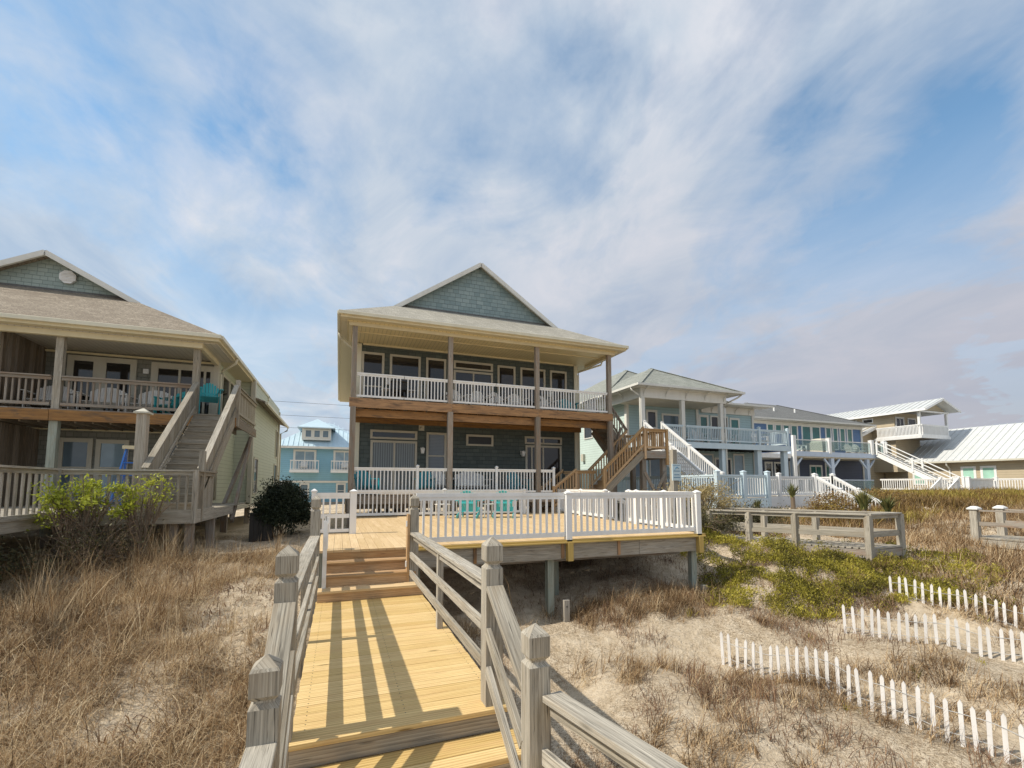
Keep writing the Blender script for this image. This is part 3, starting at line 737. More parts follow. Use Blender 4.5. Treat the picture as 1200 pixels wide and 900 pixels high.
m = MB(); m.box(3.03, 18.94, 3.99, 3.25, 18.996, 4.2); m.tube([(3.1, 18.94, 4.1), (3.12, 18.86, 4.06)], .045); m.build('flood_light', 'beige_trim', mh)

# ================================================================== BROWN EXTERIOR STAIRS
es = thing('exterior_stairs', 'brown wooden stairs with two landings right of the middle house', 'stairs', (10.5, 16.8, .5))
def flight(parent, a, b, w, n, wd='stair_wood', st='stringer_wood', rails=(True, True), h=.9, strdrop=.12, solid=False, railmat=None, sp=.13):
    a = Vector(a); b = Vector(b)
    tr = MB(); ri = MB(); stairs_steps(tr, a, b, w, n, b.z - a.z, riser=ri)
    tr.build('treads', wd, parent); ri.build('risers', wd, parent)
    d = Vector((b.x - a.x, b.y - a.y, 0)).normalized(); r = Vector((d.y, -d.x, 0))
    m = MB()
    for s in (-1, 1):
        o = r * (w / 2 + .02) * s
        m.beam(a + o + Vector((0, 0, strdrop - .12)), b + o + Vector((0, 0, -.12)), .045, .28)
    m.build('stringer', st, parent, bev=.004)
    for s, f in zip((-1, 1), rails):
        if not f: continue
        m = MB(); o = r * (w / 2 + .05) * s
        wood_rail(m, a + o + Vector((0, 0, .12)), b + o + Vector((0, 0, .12)), h, sp, solid=solid); m.build('stair_railing', railmat or wd, parent)
yc = 16.2; yo = .62
flight(es, (8.05, 17.2, .65), (9.05, 17.2, 1.40), 1.1, 4)
m = MB(); Y = 16.68
while Y < 17.75: m.box(9.05, Y, 1.36, 10.05, Y + .13, 1.40); Y += .136
m.box(9.0, 16.64, 1.15, 10.05, 16.677, 1.36); m.box(9.02, 17.8, 1.15, 10.05, 17.84, 1.36); m.build('landing', 'stair_wood', es)
flight(es, (10.05, 16.70, 1.40), (12.02, 16.70, 3.20), 1.1, 10)
m = MB(); Y = 16.12
while Y < 18.55: m.box(12.05, Y, 3.16, 13.2, Y + .13, 3.20); Y += .136
m.build('landing', 'gray_wood2', es)
m = MB(); m.box(12.02, 16.08, 2.88, 13.24, 16.117, 3.18); m.box(13.2, 16.12, 2.88, 13.24, 18.6, 3.18); m.box(12.02, 18.6, 2.88, 13.24, 18.64, 3.18); m.box(12.02, 16.12, 2.88, 12.06, 18.6, 3.158); m.build('landing_beam', 'gray_wood2', es)
flight(es, (12.05, 17.95, 3.20), (10.85, 17.95, 4.75), 1.1, 8, 'gray_wood2', 'gray_wood2', rails=(True, True))
m = MB(); m.box(10.75, 17.3, 4.72, 10.95, 18.6, 4.755); m.build('landing', 'gray_wood2', es)
for a, b in (((9.1, 16.68, 1.42), (10.0, 16.68, 1.42)), ((12.1, 16.1, 3.22), (13.15, 16.1, 3.22)), ((13.2, 16.12, 3.22), (13.2, 18.5, 3.22)), ((12.15, 18.6, 3.22), (13.15, 18.6, 3.22)), ((9.1, 17.82, 1.42), (10.0, 17.82, 1.42))):
    m = MB(); wood_rail(m, a, b, .92, .13); m.build('landing_railing', 'stair_wood', es)
for X, Y, z0, z1, mt in ((9.07, 16.66, 1.1, 2.33, 'stair_wood'), (10.05, 16.1, 1.1, 2.4, 'stair_wood'), (12.08, 16.1, 2.85, 4.15, 'stair_wood'), (13.2, 16.08, 2.6, 4.15, 'stair_wood'), (8.02, 16.6, .6, 1.7, 'stair_wood'), (8.02, 17.8, .6, 1.7, 'stair_wood')):
    m = MB(); m.box(X - .05, Y - .05, z0, X + .05, Y + .05, z1); m.build('newel_post', mt, es, bev=.004)
for X, Y in ((12.1, 16.3), (13.15, 16.3), (12.1, 18.5), (13.15, 18.5), (9.1, 17.7), (10.0, 16.75)):
    z1 = 2.88 if X > 12 else 1.15
    m = MB(); m.box(X - .1, Y - .1, gz(X, Y) - .3, X + .1, Y + .1, z1); m.build('support_post', 'gray_wood2', es, bev=.004)
m = MB(); m.beam((12.1, 16.15, .5), (13.15, 16.15, 2.3), .04, .14); m.beam((12.1, 16.18, 2.3), (13.15, 16.18, .5), .04, .14); m.beam((10.6, 17.3, .4), (11.7, 17.3, 4.3), .09, .09); m.beam((11.0, 18.55, 4.2), (12.1, 18.55, 2.8), .05, .2); m.build('brace', 'gray_wood2', es)
for X in (12.14, 11.9):
    pass
lean = thing('leaning_board', 'grey slatted wooden panel leaning under the stair landing', 'panel', (12.9, 15.4, .3))
m = MB()
for k in range(5): m.beam((12.2 + .03 * k, 15.5 + .09 * k, .3), (13.35 + .03 * k, 15.7 + .09 * k, 2.2), .07, .03)
m.beam((12.5, 15.5, .75), (12.6, 16.0, .75), .06, .03); m.beam((13.1, 15.55, 1.8), (13.2, 16.05, 1.8), .06, .03); m.build('slats', 'gray_wood', lean)

# sign on its post
sg = thing('sign_post', 'grey wooden post carrying a small pale blue rental sign', 'sign', (9.45, 11.2, .1))
m = MB(); m.box(9.36, 11.15, gz(9.4, 11.2) - .3, 9.52, 11.31, 2.80); m.build('post', 'gray_wood', sg, bev=.006)
m = MB(); m.box(9.29, 11.10, 1.87, 9.60, 11.13, 2.36, .5); m.build('sign_board', 'sign_face', sg)
m = MB()
def ink(x0, z0, x1, z1): m.box(x0, 11.095, z0, x1, 11.099, z1, .5)
random.seed(3)
for z in (2.315,): ink(9.32, z, 9.57, z + .012)
for z, a, b in ((2.14, 9.33, 9.56), (2.03, 9.35, 9.54), (1.95, 9.33, 9.57)):
    x = a
    while x < b:
        w = .012 + random.random() * .025; ink(x, z, min(x + w, b), z + .022); x += w + .008
m.build('sign_lettering', 'sign_ink', sg)
m = MB(); pts = []
for i in range(9):   # leaping dolphin
    a = PI * (.95 - .8 * i / 8); pts.append((9.455 + .075 * math.cos(a), 11.092, 2.185 + .07 * math.sin(a)))
m.tube(pts, [.003, .008, .013, .016, .016, .013, .01, .007, .003], 6); m.tube([pts[4], (9.46, 11.092, 2.285)], [.01, .002], 5); m.tube([pts[0], (9.362, 11.092, 2.175)], [.004, .009], 5); m.build('dolphin_emblem', 'sign_ink', sg)

# ================================================================== LEFT HOUSE
lh = thing('beach_house', 'grey shingled duplex beach house with brown balcony on the left', 'house', (-9.4, 24, 0))
m = MB(); m.box(-15, 18.8, 1.0, -4.2, 19.0, 6.4); m.build('front_wall', 'shingle_l', lh)
m = MB(); m.box(-4.35, 19.01, 1.0, -4.2, 22.3, 6.4); m.box(-4.2, 22.3, 1.0, -3.55, 22.45, 6.4); m.box(-3.7, 22.46, .95, -3.55, 31.2, 6.4); m.box(-15, 31.0, .95, -3.71, 31.2, 6.4); m.box(-15, 19.01, 1, -14.85, 31, 6.4); m.build('side_wall', 'siding_l', lh)
m = MB(); m.box(-4.28, 18.74, 1.0, -4.13, 18.797, 6.25); m.box(-4.197, 18.798, 1.0, -4.13, 18.95, 6.25); m.box(-3.66, 22.2, 1.0, -3.49, 22.297, 6.25); m.box(-3.547, 22.298, 1.0, -3.49, 22.45, 6.25); m.box(-3.547, 31.0, 1.0, -3.49, 31.25, 6.2); m.build('corner_board', 'beige_trim', lh)
# deck level floors
m = MB(); X = -15.
while X < -4.2: m.box(X, 16.6, 3.86, X + .137, 18.79, 3.90); X += .142
Y = 16.6
while Y < 20.2: m.box(-4.19, Y, 3.86, -3.1, Y + .137, 3.9); Y += .142
m.build('balcony_floor', 'gray_wood2', lh)
m = MB(); X = -15.
while X < -3.2: m.box(X, 16.75, 3.52, X + .045, 18.7, 3.82); X += .41
m.build('joist', 'fence_boards', lh)
m = MB(); m.box(-15, 16.53, 3.55, -7.7, 16.60, 3.86); m.box(-7.69, 16.53, 3.55, -3.1, 16.60, 3.86); m.build('rim_beam', 'rust_beam', lh, bev=.004)
m = MB(); m.box(-3.14, 16.61, 3.60, -3.1, 20.3, 3.855); m.beam((-3.2, 19.9, 3.55), (-3.6, 18.0, 1.1), .1, .12); m.beam((-3.15, 19.6, 3.5), (-3.15, 16.9, .6), .08, .16); m.build('brace', 'gray_wood2', lh)
for X in (-13.5, -10.6, -7.62, -4.28):
    m = MB(); m.box(X - .1, 16.62, .3, X + .1, 16.80, 3.56); m.build('porch_post', 'green_wood', lh, bev=.006)
    m = MB(); m.box(X - .09, 16.63, 3.56, X + .09, 16.80, 6.14); m.build('porch_post', 'gray_wood', lh, bev=.006)
for a, b in ((-15, -7.74), (-7.5, -4.36)):
    m = MB(); wood_rail(m, (a, 16.62, 3.9), (b, 16.62, 3.9), .95, .14); m.build('balcony_railing', 'gray_wood2', lh)
m = MB(); wood_rail(m, (-3.13, 16.7, 3.95), (-3.13, 20.2, 3.95), .95, .11, solid=True); m.build('landing_railing', 'gray_wood', lh)
m = MB(); m.box(-15.1, 16.45, 6.14, -3.7, 18.79, 6.17); m.build('porch_ceiling', 'ceil_l', lh)
m = MB(); m.box(-15.1, 16.46, 5.98, -4.1, 16.60, 6.137); m.box(-4.25, 16.61, 5.98, -4.13, 18.7, 6.137); m.box(-14, 18.72, 6.02, -4.3, 18.796, 6.08); m.box(-14, 18.75, 3.5, -4.3, 18.796, 3.54)
m.build('crown_trim', 'cream', lh)
m = MB(); m.box(-15.2, 16.22, 6.175, -3.62, 16.7, 6.19); m.box(-4.19, 16.71, 6.175, -3.62, 26.4, 6.19); m.build('soffit', 'soffit_y', lh)
dutch_roof(lh, -14.9, -3.6, 16.2, 26.5, 6.38, .54, .6, 3.1, 'roof_left', 'shingle_gable_l', over=.35)
m = MB(); m.slab([(-4.3, 22.3, 5.85), (-3.1, 22.3, 5.38), (-3.1, 31.4, 5.38), (-4.3, 31.4, 5.85)], .07); m.build('lower_roof', 'roof_left', lh)
m = MB(); m.box(-3.1, 22.25, 5.26, -3.0, 31.4, 5.36); m.box(-3.6, 26.3, 6.1, -3.5, 26.5, 6.35); m.build('gutter', 'cream_light', lh)
m = MB(); m.slab([(-15.2, 26.5, 6.36), (-3.6, 26.5, 6.36), (-3.6, 31.4, 6.36), (-15.2, 31.4, 6.36)][::-1], .05); m.slab([(-15.2, 26.5, 6.38), (-15.2, 31.4, 6.38), (-9.25, 27.5, 9.4), (-9.25, 26.45, 9.4)], .05); m.slab([(-3.6, 31.4, 6.38), (-3.6, 26.5, 6.38), (-9.25, 26.45, 9.4), (-9.25, 27.5, 9.4)][::-1], .05); m.build('rear_roof', 'roof_left', lh)
m = MB(); m.tube([(-3.55, 18.6, 6.28), (-3.6, 18.65, 6.1), (-4.05, 18.9, 5.85), (-4.1, 18.95, 5.7), (-4.1, 18.95, 1.2)], .045, 8); m.tube([(-3.05, 31.3, 5.3), (-3.1, 31.3, 5.1), (-3.45, 31.35, 4.9), (-3.45, 31.35, 1)], .045, 8); m.build('downspout', 'cream_light', lh, smooth=True)
def WL(*a, **k): return window(lh, *a, trim='beige_trim', **k)
WL(-8.2, -7.69, 4.0, 5.80, 18.8, fr=.17, name='door'); WL(-7.35, -6.70, 4.0, 5.80, 18.8, fr=.17, name='door')
WL(-5.92, -4.38, 3.98, 5.74, 18.8, fr=.2, vs=[-5.3, -4.72, -4.55], name='sliding_door')
WL(-8.3, -7.68, 1.3, 3.12, 18.8, fr=.13, pane='glass_b', split=[2.3], name='door'); WL(-7.34, -6.72, 1.3, 3.10, 18.8, fr=.13, pane='glass_pale', split=[2.3], name='door')
WL(-5.45, -4.5, 1.3, 3.1, 18.8, fr=.13, name='door')
WL(-12.5, -11.0, 4.0, 5.8, 18.8, fr=.15, name='door'); WL(-12.5, -11.0, 1.3, 3.1, 18.8, fr=.15, name='door')
m = MB(); m.box(-6.34, 18.74, 5.52, -6.19, 18.797, 5.68); m.build('vent', 'white', lh)
window(lh, 19.6, 20.6, 4.2, 5.8, -4.2, fr=.07, axis='y', face=1, trim='beige_trim'); window(lh, 20.8, 21.8, 4.2, 5.8, -4.2, fr=.07, axis='y', face=1, trim='beige_trim')
window(lh, 29.9, 30.6, 3.4, 4.9, -3.55, fr=.07, axis='y', face=1, trim='beige_trim'); window(lh, 29.6, 30.6, 1.3, 2.9, -3.55, fr=.07, axis='y', face=1, trim='beige_trim'); window(lh, 22.9, 23.8, 1.4, 2.9, -3.55, fr=.07, axis='y', face=1, trim='beige_trim')
m = MB(); pts = [( -8.75 + .235 * math.cos(PI / 8 + k * PI / 4), 19.28, 8.72 + .235 * math.sin(PI / 8 + k * PI / 4)) for k in range(8)]
m.slab(pts[::-1], .08, n=(0, -1, 0))
for k in range(6): m.box(-8.93, 19.175, 8.58 + k * .05, -8.57, 19.198, 8.60 + k * .05)
gv = m.build('gable_vent', 'white', lh)
# vertical board partition
m = MB(); Y = 16.8
while Y < 18.75:
    m.box(-8.98 - .03 * random.random(), Y, 3.92, -8.93, Y + .12, 6.13); m.box(-8.98 - .03 * random.random(), Y, .9, -8.93, Y + .12, 3.5); Y += .135
m.build('partition_boards', 'fence_boards', lh)
m = MB()
for X in (-14, -11, -8, -5.8, -3.9):
    for Y in (17.5, 19.5, 24, 28, 30.9): m.box(X - .1, Y, gz(X, Y) - .3, X + .1, Y + .2, .99 if Y > 19 else 1.04)
m.build('pile', 'gray_wood2', lh)
m = MB(); m.box(-15, 19.02, .82, -3.6, 19.1, .99); m.box(-3.72, 19.2, .80, -3.56, 31.1, .94); m.build('sill_beam', 'beige_trim', lh)

# left deck and stairs
ld = thing('front_deck', 'weathered grey front deck with slatted railing at the left house', 'deck', (-6, 14, 0))
m = MB(); X = -15.
while X < -3.15:
    y0 = 7.5 if X < -5.6 else 12.5
    m.box(X, y0, 1.08, X + .137, 16.55, 1.12)
    m.box(X, 16.56, 1.08, X + .137, 18.7, 1.12); X += .142
m.build('deck_boards', 'gray_wood', ld)
m = MB(); m.box(-5.55, 12.42, .86, -3.05, 12.46, 1.10); m.box(-3.09, 12.47, .86, -3.05, 16.5, 1.10); m.box(-5.58, 7.5, .86, -5.54, 12.46, 1.10); m.box(-15, 7.45, .86, -5.54, 7.49, 1.1); m.build('rim_beam', 'gray_wood', ld, bev=.004)
for X, Y in ((-3.2, 12.6), (-3.5, 12.6), (-5.2, 12.7), (-3.2, 14.5), (-5.7, 10.5), (-5.7, 8.2), (-8, 12.6), (-8, 8.2), (-4.2, 14.5), (-6.4, 14.5), (-8, 15)):
    m = MB(); m.box(X - .08, Y, gz(X, Y) - .3, X + .08, Y + .15, .86 if X > -5.6 and Y < 13 else 1.07); m.build('pile', 'gray_wood2', ld)
m = MB(); wood_rail(m, (-5.5, 12.45, 1.0), (-3.1, 12.45, 1.0), 1.08, .155, .045); m.build('railing', 'gray_wood', ld)
m = MB(); wood_rail(m, (-5.55, 7.6, 1.0), (-5.55, 12.4, 1.0), 1.08, .20, .04); m.build('railing', 'gray_wood', ld)
m = MB(); wood_rail(m, (-3.07, 12.5, 1.0), (-3.07, 14.1, 1.0), 1.08, .10, solid=True); m.build('railing', 'gray_wood', ld)
m = MB(); m.box(-3.13, 12.40, .86, -3.03, 12.50, 2.08); m.build('post', 'gray_wood', ld)
ls = thing('exterior_stairs', 'long grey weathered stairs climbing to the balcony of the left house', 'stairs', (-3.7, 14.8, 1.1))
flight(ls, (-3.67, 12.95, 1.12), (-3.67, 16.55, 3.90), 1.0, 14, 'gray_wood', 'gray_wood', solid=True, railmat='gray_wood')
m = MB(); m.box(-3.15, 12.9, .9, -3.03, 13.02, 2.55); m.build('newel_post', 'gray_wood', ls)
m = MB(); m.box(-3.16, 16.55, 3.6, -3.04, 16.67, 5.08); m.build('newel_post', 'gray_wood', ls)
m = MB(); m.box(-4.5, 13.1, 1.12, -4.3, 13.3, 3.42); p_ = m; cp = thing('capped_post', 'brown square post with pale cap left of the long grey stairs', 'post', (-4.4, 13.2, 1.12)); m.build('post', 'stringer_wood', cp, bev=.004)
m = MB(); m.frustum((-4.4, 13.2), 3.42, 3.46, .30, .30); m.frustum((-4.4, 13.2), 3.46, 3.55, .27, .03); m.build('post_cap', 'beige_trim', cp)
la = thing('step_ladder', 'blue step ladder standing on the left front deck', 'ladder', (-4.75, 13.6, 1.12))
for nm, ya, sg_ in (('front_frame', 13.3, -1), ('rear_frame', 13.95, 1)):
    m = MB()
    for sx in (-.2, .2): m.beam((-4.72 + sx * 1.3, ya, 1.13), (-4.72 + sx * .5, 13.62, 2.62), .03, .08, (0, 1, 0))
    for k in range(4):
        f = .15 + k * .2; y = ya + (13.62 - ya) * f; hw = .26 - .16 * f
        m.box(-4.72 - hw, y - .03, 1.13 + 1.5 * f, -4.72 + hw, y + .03, 1.155 + 1.5 * f)
    m.build(nm, 'ladder_blue', la)
m = MB(); m.box(-4.88, 13.52, 2.60, -4.56, 13.74, 2.68); m.build('top_cap', 'cream', la)

# ================================================================== BACKGROUND BLUE HOUSE
bh = thing('far_house', 'bright blue house with pale metal roof seen through the gap', 'house', (-2, 55, 0))
m = MB(); m.box(-6.0, 50, -.5, 3.5, 60, 5.6); m.build('wall', 'siding_D', bh)
m = MB()
A = [(-6.4, 49.5, 5.6), (3.9, 49.5, 5.6), (3.9, 60.4, 5.6), (-6.4, 60.4, 5.6)]; P1 = (-1.9, 54.2, 8.7); P2 = (-.8, 55.8, 8.7)
m.face([A[0], A[1], P2, P1], [(0, 0)] * 4); m.face([A[1], A[2], P2], [(0, 0)] * 3); m.face([A[2], A[3], P1, P2], [(0, 0)] * 4); m.face([A[3], A[0], P1], [(0, 0)] * 3); m.face(A[::-1], [(0, 0)] * 4)
for i in range(22):
    x = -6.2 + i * .46; yy = 49.5 + 4.7 * min(1, (x + 6.4) / 4.5, max(0, (3.9 - x) / 4.7)); m.beam((x, 49.5, 5.63), (x, yy, 5.63 + (yy - 49.5) * 3.1 / 4.7), .04, .04)
rf = m.build('roof', 'metal_roof_b', bh)
m = MB(); m.box(-6.5, 49.38, 5.38, 4.0, 49.5, 5.6); m.box(-6.05, 49.9, 2.0, 3.5, 49.98, 2.2); m.build('fascia', 'white_trim', bh)
m = MB(); m.box(-3.6, 50.0, 6.3, -.9, 52.5, 7.6); m.build('dormer', 'white_trim', bh)
m = MB(); m.slab([(-4, 49.6, 7.55), (-2.25, 51.2, 8.6), (-2.25, 54, 8.6), (-4, 54, 7.55)][::-1], .1); m.slab([(-.5, 49.6, 7.55), (-2.25, 51.2, 8.6), (-2.25, 54, 8.6), (-.5, 54, 7.55)], .1); m.slab([(-4, 49.6, 7.55), (-.5, 49.6, 7.55), (-2.25, 51.2, 8.6)], .1); m.build('dormer_roof', 'metal_roof_b', bh)
for x in (-3.25, -2.45, -1.65): window(bh, x, x + .5, 6.6, 7.25, 50.0, fr=.08, trim='white_trim', pane='glass_b')
for x in (-4.1, -.4): window(bh, x, x + 1.7, 3.3, 5.1, 49.98, fr=.2, vs=[x + .85], trim='white_trim', pane='glass_pale', name='balcony_door')
for x in (-5.4, -3.5, -.1, 1.5): window(bh, x, x + .6, .55, 1.7 + .1, 49.98, fr=.16, split=[1.2], trim='white_trim', pane='glass_b')
for x in (-4.5, -.8):
    m = MB(); m.box(x, 48.9, 3.0, x + 2.6, 49.97, 3.25); railing(m, (x + .05, 48.95, 3.2), (x + 2.55, 48.95, 3.2), 1.0, .25, .05, t=.5); railing(m, (x + .05, 48.95, 3.2), (x + .05, 49.9, 3.2), 1.0, .25, .05, t=.5); railing(m, (x + 2.55, 48.95, 3.2), (x + 2.55, 49.9, 3.2), 1.0, .25, .05, t=.5); m.build('balcony', 'white', bh)
m = MB(); m.box(-6.02, 49.6, -.6, 3.5, 49.95, 1.95) if 0 else m.box(-6.0, 49.0, -.3, 3.4, 49.6, .1); m.build('base_slab', 'concrete', bh)
pl = thing('power_line', 'thin power lines strung between poles behind the houses', 'power line', (-20, 41, 0))
for k, z in enumerate((6.6, 7.6, 8.7)):
    m = MB(); pts = [(-30 + i * 5, 41, z + .02 * (i - 6) ** 2 - .2) for i in range(13)]; m.tube(pts, .012, 5); m.build('wire', 'black', pl)
for X in (-30, 30):
    m = MB(); m.tube([(X, 41.15, -.5), (X, 41.15, 9.6)], [.16, .11], 10); m.box(X - .9, 41.0, 9.0, X + .9, 41.1, 9.12); m.build('pole', 'gray_wood2', pl)
# ================================================================== RIGHT HOUSES
def clear_glass():
    m, nt, b = new_mat('clear_glass')
    t = N(nt, 'ShaderNodeBsdfTransparent'); t.inputs[0].default_value = (.82, .9, .9, 1); mx = N(nt, 'ShaderNodeMixShader'); mx.inputs[0].default_value = .75
    b.inputs['Base Color'].default_value = (.3, .38, .4, 1); b.inputs['Roughness'].default_value = .05
    L(nt, b.outputs[0], mx.inputs[1]); L(nt, t.outputs[0], mx.inputs[2]); L(nt, mx.outputs[0], nt.nodes['Material Output'].inputs[0]); return m
M['clear'] = clear_glass()
def wflight(parent, a, b, w, n, mat='white', h=.9, tread='gray_wood', wire=False):
    a = Vector(a); b = Vector(b); tr = MB(); ri = MB()
    stairs_steps(tr, a, b, w, n, b.z - a.z, riser=ri); tr.build('treads', tread, parent); ri.build('risers', mat, parent)
    d = Vector((b.x - a.x, b.y - a.y, 0)).normalized(); r = Vector((d.y, -d.x, 0))
    m = MB()
    for s in (-1, 1):
        o = r * (w / 2 + .02) * s; m.beam(a + o + Vector((0, 0, -.05)), b + o + Vector((0, 0, -.10)), .045, .34, t=.6)
    m.build('stringer', mat, parent)
    for s in (-1, 1):
        m = MB(); o = r * (w / 2 + .05) * s
        if wire:
            m.beam(a + o + Vector((0, 0, h)), b + o + Vector((0, 0, h)), .08, .06, t=.6); m.beam(a + o + Vector((0, 0, .25)), b + o + Vector((0, 0, .25)), .05, .06, t=.6)
        else: railing(m, a + o + Vector((0, 0, .1)), b + o + Vector((0, 0, .1)), h, .14, .038, (.09, .09), (.06, .09), .04, t=.6)
        m.build('stair_railing', mat, parent)
        for q, ex in ((a, 1.05), (b, 1.05), ((a + b) / 2, 1.05)):
            white_post(parent, q.x + o.x, q.y + o.y, q.z - .1, ex + .05, .12, name='rail_post', mat=mat)
ha = thing('beach_house', 'pale aqua beach house with hipped roof and curved eave brackets', 'house', (20, 28, 0))
m = MB(); m.box(16.0, 23.0, 1.2, 26.0, 23.2, 7.2); m.build('front_wall', 'siding_A', ha)
m = MB(); m.box(16.0, 23.21, 1.2, 16.15, 37, 7.2); m.box(25.85, 23.21, 1.2, 26.0, 37, 7.0); m.box(16.16, 36.8, 1.2, 25.84, 37, 7.0); m.build('side_wall', 'siding_As', ha)
m = MB()
for X in (15.93, 21.2, 25.9): m.box(X, 22.93, 1.2, X + .17, 22.997, 6.6)
m.box(15.93, 22.998, 1.2, 15.997, 23.15, 7.1); m.build('corner_board', 'white_trim', ha)
m = MB(); m.box(15.4, 20.8, 6.58, 21.5, 20.95, 7.12); m.box(15.4, 20.96, 6.58, 15.55, 26, 7.12); m.box(21.35, 20.96, 6.58, 21.5, 22.99, 7.12); m.box(21.6, 22.90, 6.4, 26.1, 22.99, 6.85); m.build('frieze', 'white_trim', ha)
m = MB(); m.box(15.56, 20.96, 6.56, 21.34, 22.99, 6.575); m.build('porch_ceiling', 'beige_trim', ha)
m = MB(); m.box(15.0, 20.4, 7.12, 22.3, 23.0, 7.14); m.box(15.0, 23.01, 7.12, 15.99, 37, 7.14); m.box(21.4, 22.2, 6.86, 26.7, 22.99, 6.88); m.build('soffit', 'white_trim', ha)
def hip(parent, x0, x1, y0, y1, z, s, mat, th=.08, name='roof'):
    w = min(x1 - x0, y1 - y0) / 2; zr = z + s * w
    if x1 - x0 < y1 - y0: R = [((x0 + x1) / 2, y0 + w, zr), ((x0 + x1) / 2, y1 - w, zr)]
    else: R = [(x0 + w, (y0 + y1) / 2, zr), (x1 - w, (y0 + y1) / 2, zr)]
    A = [(x0, y0, z), (x1, y0, z), (x1, y1, z), (x0, y1, z)]
    m = MB()
    if x1 - x0 < y1 - y0: fs = [[A[0], A[1], R[0]], [A[1], A[2], R[1], R[0]], [A[2], A[3], R[1]], [A[3], A[0], R[0], R[1]]]
    else: fs = [[A[0], A[1], R[1], R[0]], [A[1], A[2], R[1]], [A[2], A[3], R[0], R[1]], [A[3], A[0], R[0]]]
    for f in fs: m.slab(f, th)
    for p, q in ((A[0], R[0]), (A[1], R[0] if x1 - x0 < y1 - y0 else R[1])): m.beam(Vector(p) + Vector((0, 0, -.002)), Vector(q) + Vector((0, 0, -.002)), .32, .03, t=1)
    return m.build(name, mat, parent)
hip(ha, 14.95, 22.35, 20.35, 29.4, 7.24, .54, 'roof_A')
hip(ha, 14.97, 26.3, 24.0, 37.4, 7.25, .6, 'roof_A', name='rear_roof')
m = MB(); m.slab([(21.3, 22.15, 6.95), (26.75, 22.15, 6.95), (26.3, 26, 7.5), (21.3, 26, 7.5)], .07); m.build('side_roof', 'roof_A', ha)
m = MB(); m.box(14.85, 20.25, 7.13, 22.45, 20.35, 7.25); m.box(14.85, 20.36, 7.13, 14.95, 37.4, 7.25); m.box(22.35, 20.36, 7.13, 22.45, 22.6, 7.25); m.box(21.5, 22.04, 6.86, 26.85, 22.14, 6.97); m.build('gutter', 'white_trim', ha)
m = MB()
def bracket(x, y, z, dx=0, dy=-1, s=.42):
    pts = [(x + dx * s * (1 - math.cos(a)), y + dy * s * (1 - math.cos(a)), z - s + s * math.sin(a)) for a in [PI / 2 * k / 5 for k in range(6)]]
    m.tube(pts, .035, 6)
for X in (15.6, 17.1, 18.5, 19.9, 21.3): bracket(X, 20.8, 7.1)
for X in (22.4, 23.4, 24.4, 25.6): bracket(X, 22.9, 6.85)
for Y in (22.5, 24.5): bracket(15.4, Y, 7.1, -1, 0)
m.build('eave_bracket', 'white_trim', ha)
for X in (15.55, 18.3, 21.15):
    m = MB(); m.box(X - .12, 20.80, 4.2, X + .12, 21.0, 6.57); m.build('column', 'white_trim', ha)
for X in (15.6, 21.2, 24.0, 26.2):
    m = MB(); m.box(X - .17, 20.8, 1.1, X + .17, 21.05, 3.87); m.build('column', 'bluewhite', ha)
m = MB(); m.box(15.3, 20.72, 4.14, 26.5, 22.99, 4.2); m.build('balcony_floor', 'gray_wood2', ha)
m = MB(); m.box(15.3, 20.66, 3.86, 26.5, 20.715, 4.19); m.box(15.3, 20.72, 3.86, 15.35, 22.99, 4.137); m.build('balcony_fascia', 'bluewhite', ha)
m = MB(); X = 15.5
while X < 26.4: m.box(X, 20.74, 3.9, X + .045, 22.98, 4.13); X += .42
m.build('joist', 'black', ha)
for a, b in ((16.9, 18.18), (18.42, 21.03), (21.27, 23.9), (24.0, 26.3)):
    m = MB(); railing(m, (a, 20.75, 4.2), (b, 20.75, 4.2), .95, .125, .035, (.09, .06), (.06, .07), .1, t=.6); m.build('balcony_railing', 'bluewhite', ha)
m = MB(); railing(m, (26.35, 20.8, 4.2), (26.35, 22.9, 4.2), .95, .125, .035, (.09, .06), (.06, .07), .1, t=.6); m.build('balcony_railing', 'bluewhite', ha)
for X in (23.95, 26.35): white_post(ha, X, 20.75, 3.9, 1.35, .15, name='rail_post', mat='bluewhite')
def WA(*a, **k): return window(ha, *a, trim='white_trim', **k)
WA(17.5, 18.05, 4.3, 6.2, 23, fr=.14, name='door'); WA(18.65, 19.8, 4.9, 6.05, 23, fr=.12, pane='glass_b'); WA(21.55, 22.05, 4.3, 6.1, 23, fr=.15, pane='glass_g', name='door')
WA(22.45, 22.95, 4.8, 6.15, 23); WA(23.45, 23.75, 4.8, 6.15, 23); WA(24.1, 24.7, 4.3, 6.05, 23, fr=.13, pane='glass_g', name='door')
WA(21.1, 22.4, 1.4, 3.65, 23, pane='glass_pale', fr=.1, name='sliding_door'); WA(22.7, 23.9, 1.3, 3.4, 23, fr=.12, name='door'); WA(24.25, 25.0, 1.4, 3.7, 23, pane='glass_pale', fr=.1)
WA(16.4, 17.2, 1.4, 3.5, 23, pane='glass_b'); WA(17.6, 18.6, 1.4, 3.5, 23, pane='glass_b'); WA(19.2, 20.4, 1.4, 3.5, 23, pane='glass_b')
window(ha, 27, 28, 5.0, 6.3, 16.0, fr=.1, axis='y', face=-1, trim='white_trim')
m = MB(); m.tube([(14.9, 21.0, 7.12), (15.0, 21.0, 6.95), (15.4, 20.95, 6.72), (15.42, 20.9, 6.5), (15.42, 20.9, 1.2)], .05, 8); m.tube([(22.4, 20.5, 7.12), (22.2, 20.6, 6.95), (21.35, 20.9, 6.5), (21.33, 20.76, 6.3), (21.33, 20.76, 1.2)], .05, 8); m.build('downspout', 'white_trim', ha, smooth=True)
m = MB(); m.box(15.82, 28.0, 3.4, 15.99, 28.3, 3.9); m.build('meter_box', 'beige_trim', ha)
